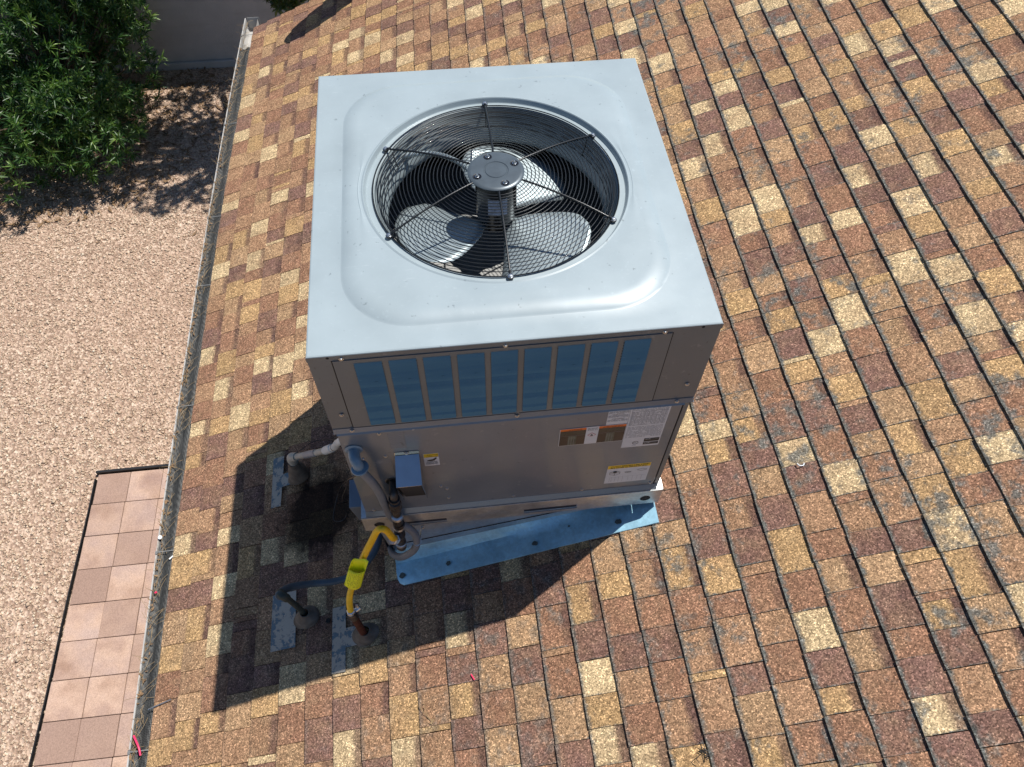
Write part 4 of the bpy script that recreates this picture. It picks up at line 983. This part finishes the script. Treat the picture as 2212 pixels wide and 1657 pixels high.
j3, p3 = boot('pipe_flashing', -.694, -.916, .060, .066, .023, 'weathered T shaped roof flashing with rusty gas pipe below the yellow hose', [(-.852, -.762), (-.786, -.762), (-.786, -.868), (-.690, -.868), (-.690, -.955), (-.786, -.955), (-.786, -1.060), (-.852, -1.058)])
b = MB(); b.tube([(-.700, -.922, -1.76), (-.702, -.922, -1.60), (-.704, -.920, -1.485)], .0165, 14, True); b.build('rusty_pipe', M['rust'], j3, 60)
b = MB(); b.lathe((-.704, -.920, -1.49), (-.02, 0, 1), [(.019, 0), (.019, .03), (.0165, .034), (.016, .06)], 14); b.build('pipe_adapter', M['iron'], j3, 40)
b = MB(); b.tube([(-.690, -.905, -1.445), (-.672, -.895, -1.440)], .010, 10, True); b.box(-.684, -.674, -.903, -.895, -1.44, -1.395); b.build('shutoff_lever', M['zinc'], j3, 40)
j2, p2 = boot('pipe_flashing', -.985, -.775, .075, .068, .020, 'broad grey roof flashing plate whose cone holds the dark conduit', [(-1.167, -.628), (-1.043, -.630), (-1.036, -.90), (-1.163, -.898)])
b = MB(); b.tube([(-.990, -.770, -1.86), (-1.003, -.768, -1.72), (-1.020, -.766, -1.60)], .0135, 14, True, 3); b.tube([(-1.020, -.766, -1.61), (-1.026, -.766, -1.583), (-1.040, -.757, -1.577), (-1.047, -.745, -1.59)], .019, 12, True, 4); b.build('conduit_stub', simple('dark_green_grey_pipe', (.045, .055, .045), .6, .2, .3), j2, 60)
j1, p1 = boot('pipe_flashing', -1.058, -.012, .155, .062, .023, 'blue grey T shaped roof flashing under the white drain pipe elbow', [(-1.212, .139), (-1.149, .137), (-1.149, .028), (-1.085, .028), (-1.085, -.045), (-1.151, -.048), (-1.153, -.156), (-1.208, -.154)])
# condensate drain
dp = thing('drain_pipe', (-.9, -.1, -1.5), 'white plastic condensate drain pipe running from the roof cone to the unit', 'drain pipe')
b = MB(); b.lathe((-1.058, -.012, -1.765), (0, 0, 1), [(.021, 0), (.021, .035), (.024, .037), (.024, .058), (.018, .06)], 16); b.tube([(-1.058, -.012, -1.725), (-1.056, -.014, -1.695), (-1.044, -.020, -1.676), (-1.020, -.032, -1.658)], .0225, 16, True, 5); b.build('elbow', M['pvc'], dp, 50)
b = MB(); b.tube([(-1.030, -.027, -1.666), (-.883, -.106, -1.50), (-.824, -.143, -1.42)], .0155, 14, True); b.build('pipe', M['pvc'], dp, 60)
b = MB(); b.tube([(-.960, -.065, -1.588), (-.892, -.101, -1.510)], .0180, 14, True); b.build('tape_band', M['pvc_clear'], dp, 60)
b = MB(); b.tube([(-.830, -.140, -1.428), (-.782, -.178, -1.342)], .0205, 14, True); b.build('coupling', M['pvc_new'], dp, 50)
b = MB(); b.tube([(-.790, -.172, -1.356), (-.757, -.205, -1.285), (-.735, -.232, -1.210), (-.700, -.285, -1.10), (-.665, -.27, -1.05), (-.592, -.22, -1.02)], .0165, 14, True, 5); b.build('upper_pipe', M['pvc_new'], dp, 60)
b = MB(); b.lathe((-.764, -.197, -1.301), (.03, -.03, .07), [(.0188, 0), (.0200, .001), (.0200, .003), (.0188, .004)], 16, False); b.build('ink_ring', M['black'], dp)
# thin control wires
wr = thing('control_wire', (-.8, -.3, -1.8), 'thin dark control wire drooping in a loop onto the shingles left of the unit', 'wire')
b = MB(); b.tube([(-.545, -.655, -.62), (-.564, -.660, -.690), (-.590, -.640, -.755), (-.660, -.50, -1.05), (-.700, -.43, -1.25), (-.761, -.358, -1.5), (-.785, -.320, -1.68), (-.791, -.315, -1.783), (-.818, -.338, -1.800), (-.86, -.32, -1.816), (-.852, -.257, -1.80), (-.812, -.203, -1.715), (-.70, -.40, -1.25)], .0023, 6, True, 6); b.build('cable', M['iron'], wr, 70)
wr = thing('sensor_wire', (-.95, .1, -1.85), 'thin dark wire arching over the shingles behind the white drain pipe', 'wire')
b = MB(); b.tube([(-1.10, .142, -1.925), (-1.05, .136, -1.885), (-.999, .159, -1.863), (-.924, .156, -1.833), (-.833, .03, -1.632), (-.755, -.20, -1.27), (-.745, -.225, -1.235)], .0019, 6, True, 6); b.build('cable', M['iron'], wr, 70)

# ---------------------------------------------------------------- assumed dish, unseen above the frame, added and shaped to throw the leaf-shaped shade
ds = thing('shadow_casting_dish', (-.25, 4.40, -1.6), 'unseen grey satellite dish at the far roof edge, added to cast the roof shadow', 'satellite dish')
cs = Vector((-.93, 4.30, roof_z(-.93, 4.30))); cdish = cs + S * (.72 / S.z)
a1 = Vector((.93, .28, .37)).normalized(); bb_ = a1.cross(S).normalized(); a2 = (S * .88 + bb_ * .40); a2 = (a2 - a1 * a2.dot(a1)).normalized(); nn = a1.cross(a2).normalized()
b = MB(); rr = []
for f in (0.02, .3, .6, .85, 1.0):
    rr.append([cdish + a1 * (.46 * f * cos(2 * pi * j / 40)) + a2 * (.30 * f * sin(2 * pi * j / 40)) + nn * (.03 * (f * f - 1)) for j in range(40)])
b.ring(rr, True); o = b.build('reflector', M['dish'], ds, 60); q = o.modifiers.new('solid', 'SOLIDIFY'); q.thickness = .004
b = MB(); mp = cdish + a1 * .25; b.tube([(mp.x + .05, mp.y, roof_z(mp.x + .05, mp.y) + .01), mp + Vector((.05, 0, -.15)), mp - nn * .02], .02, 10, True, 3); b.build('mast', M['dish'], ds, 50)
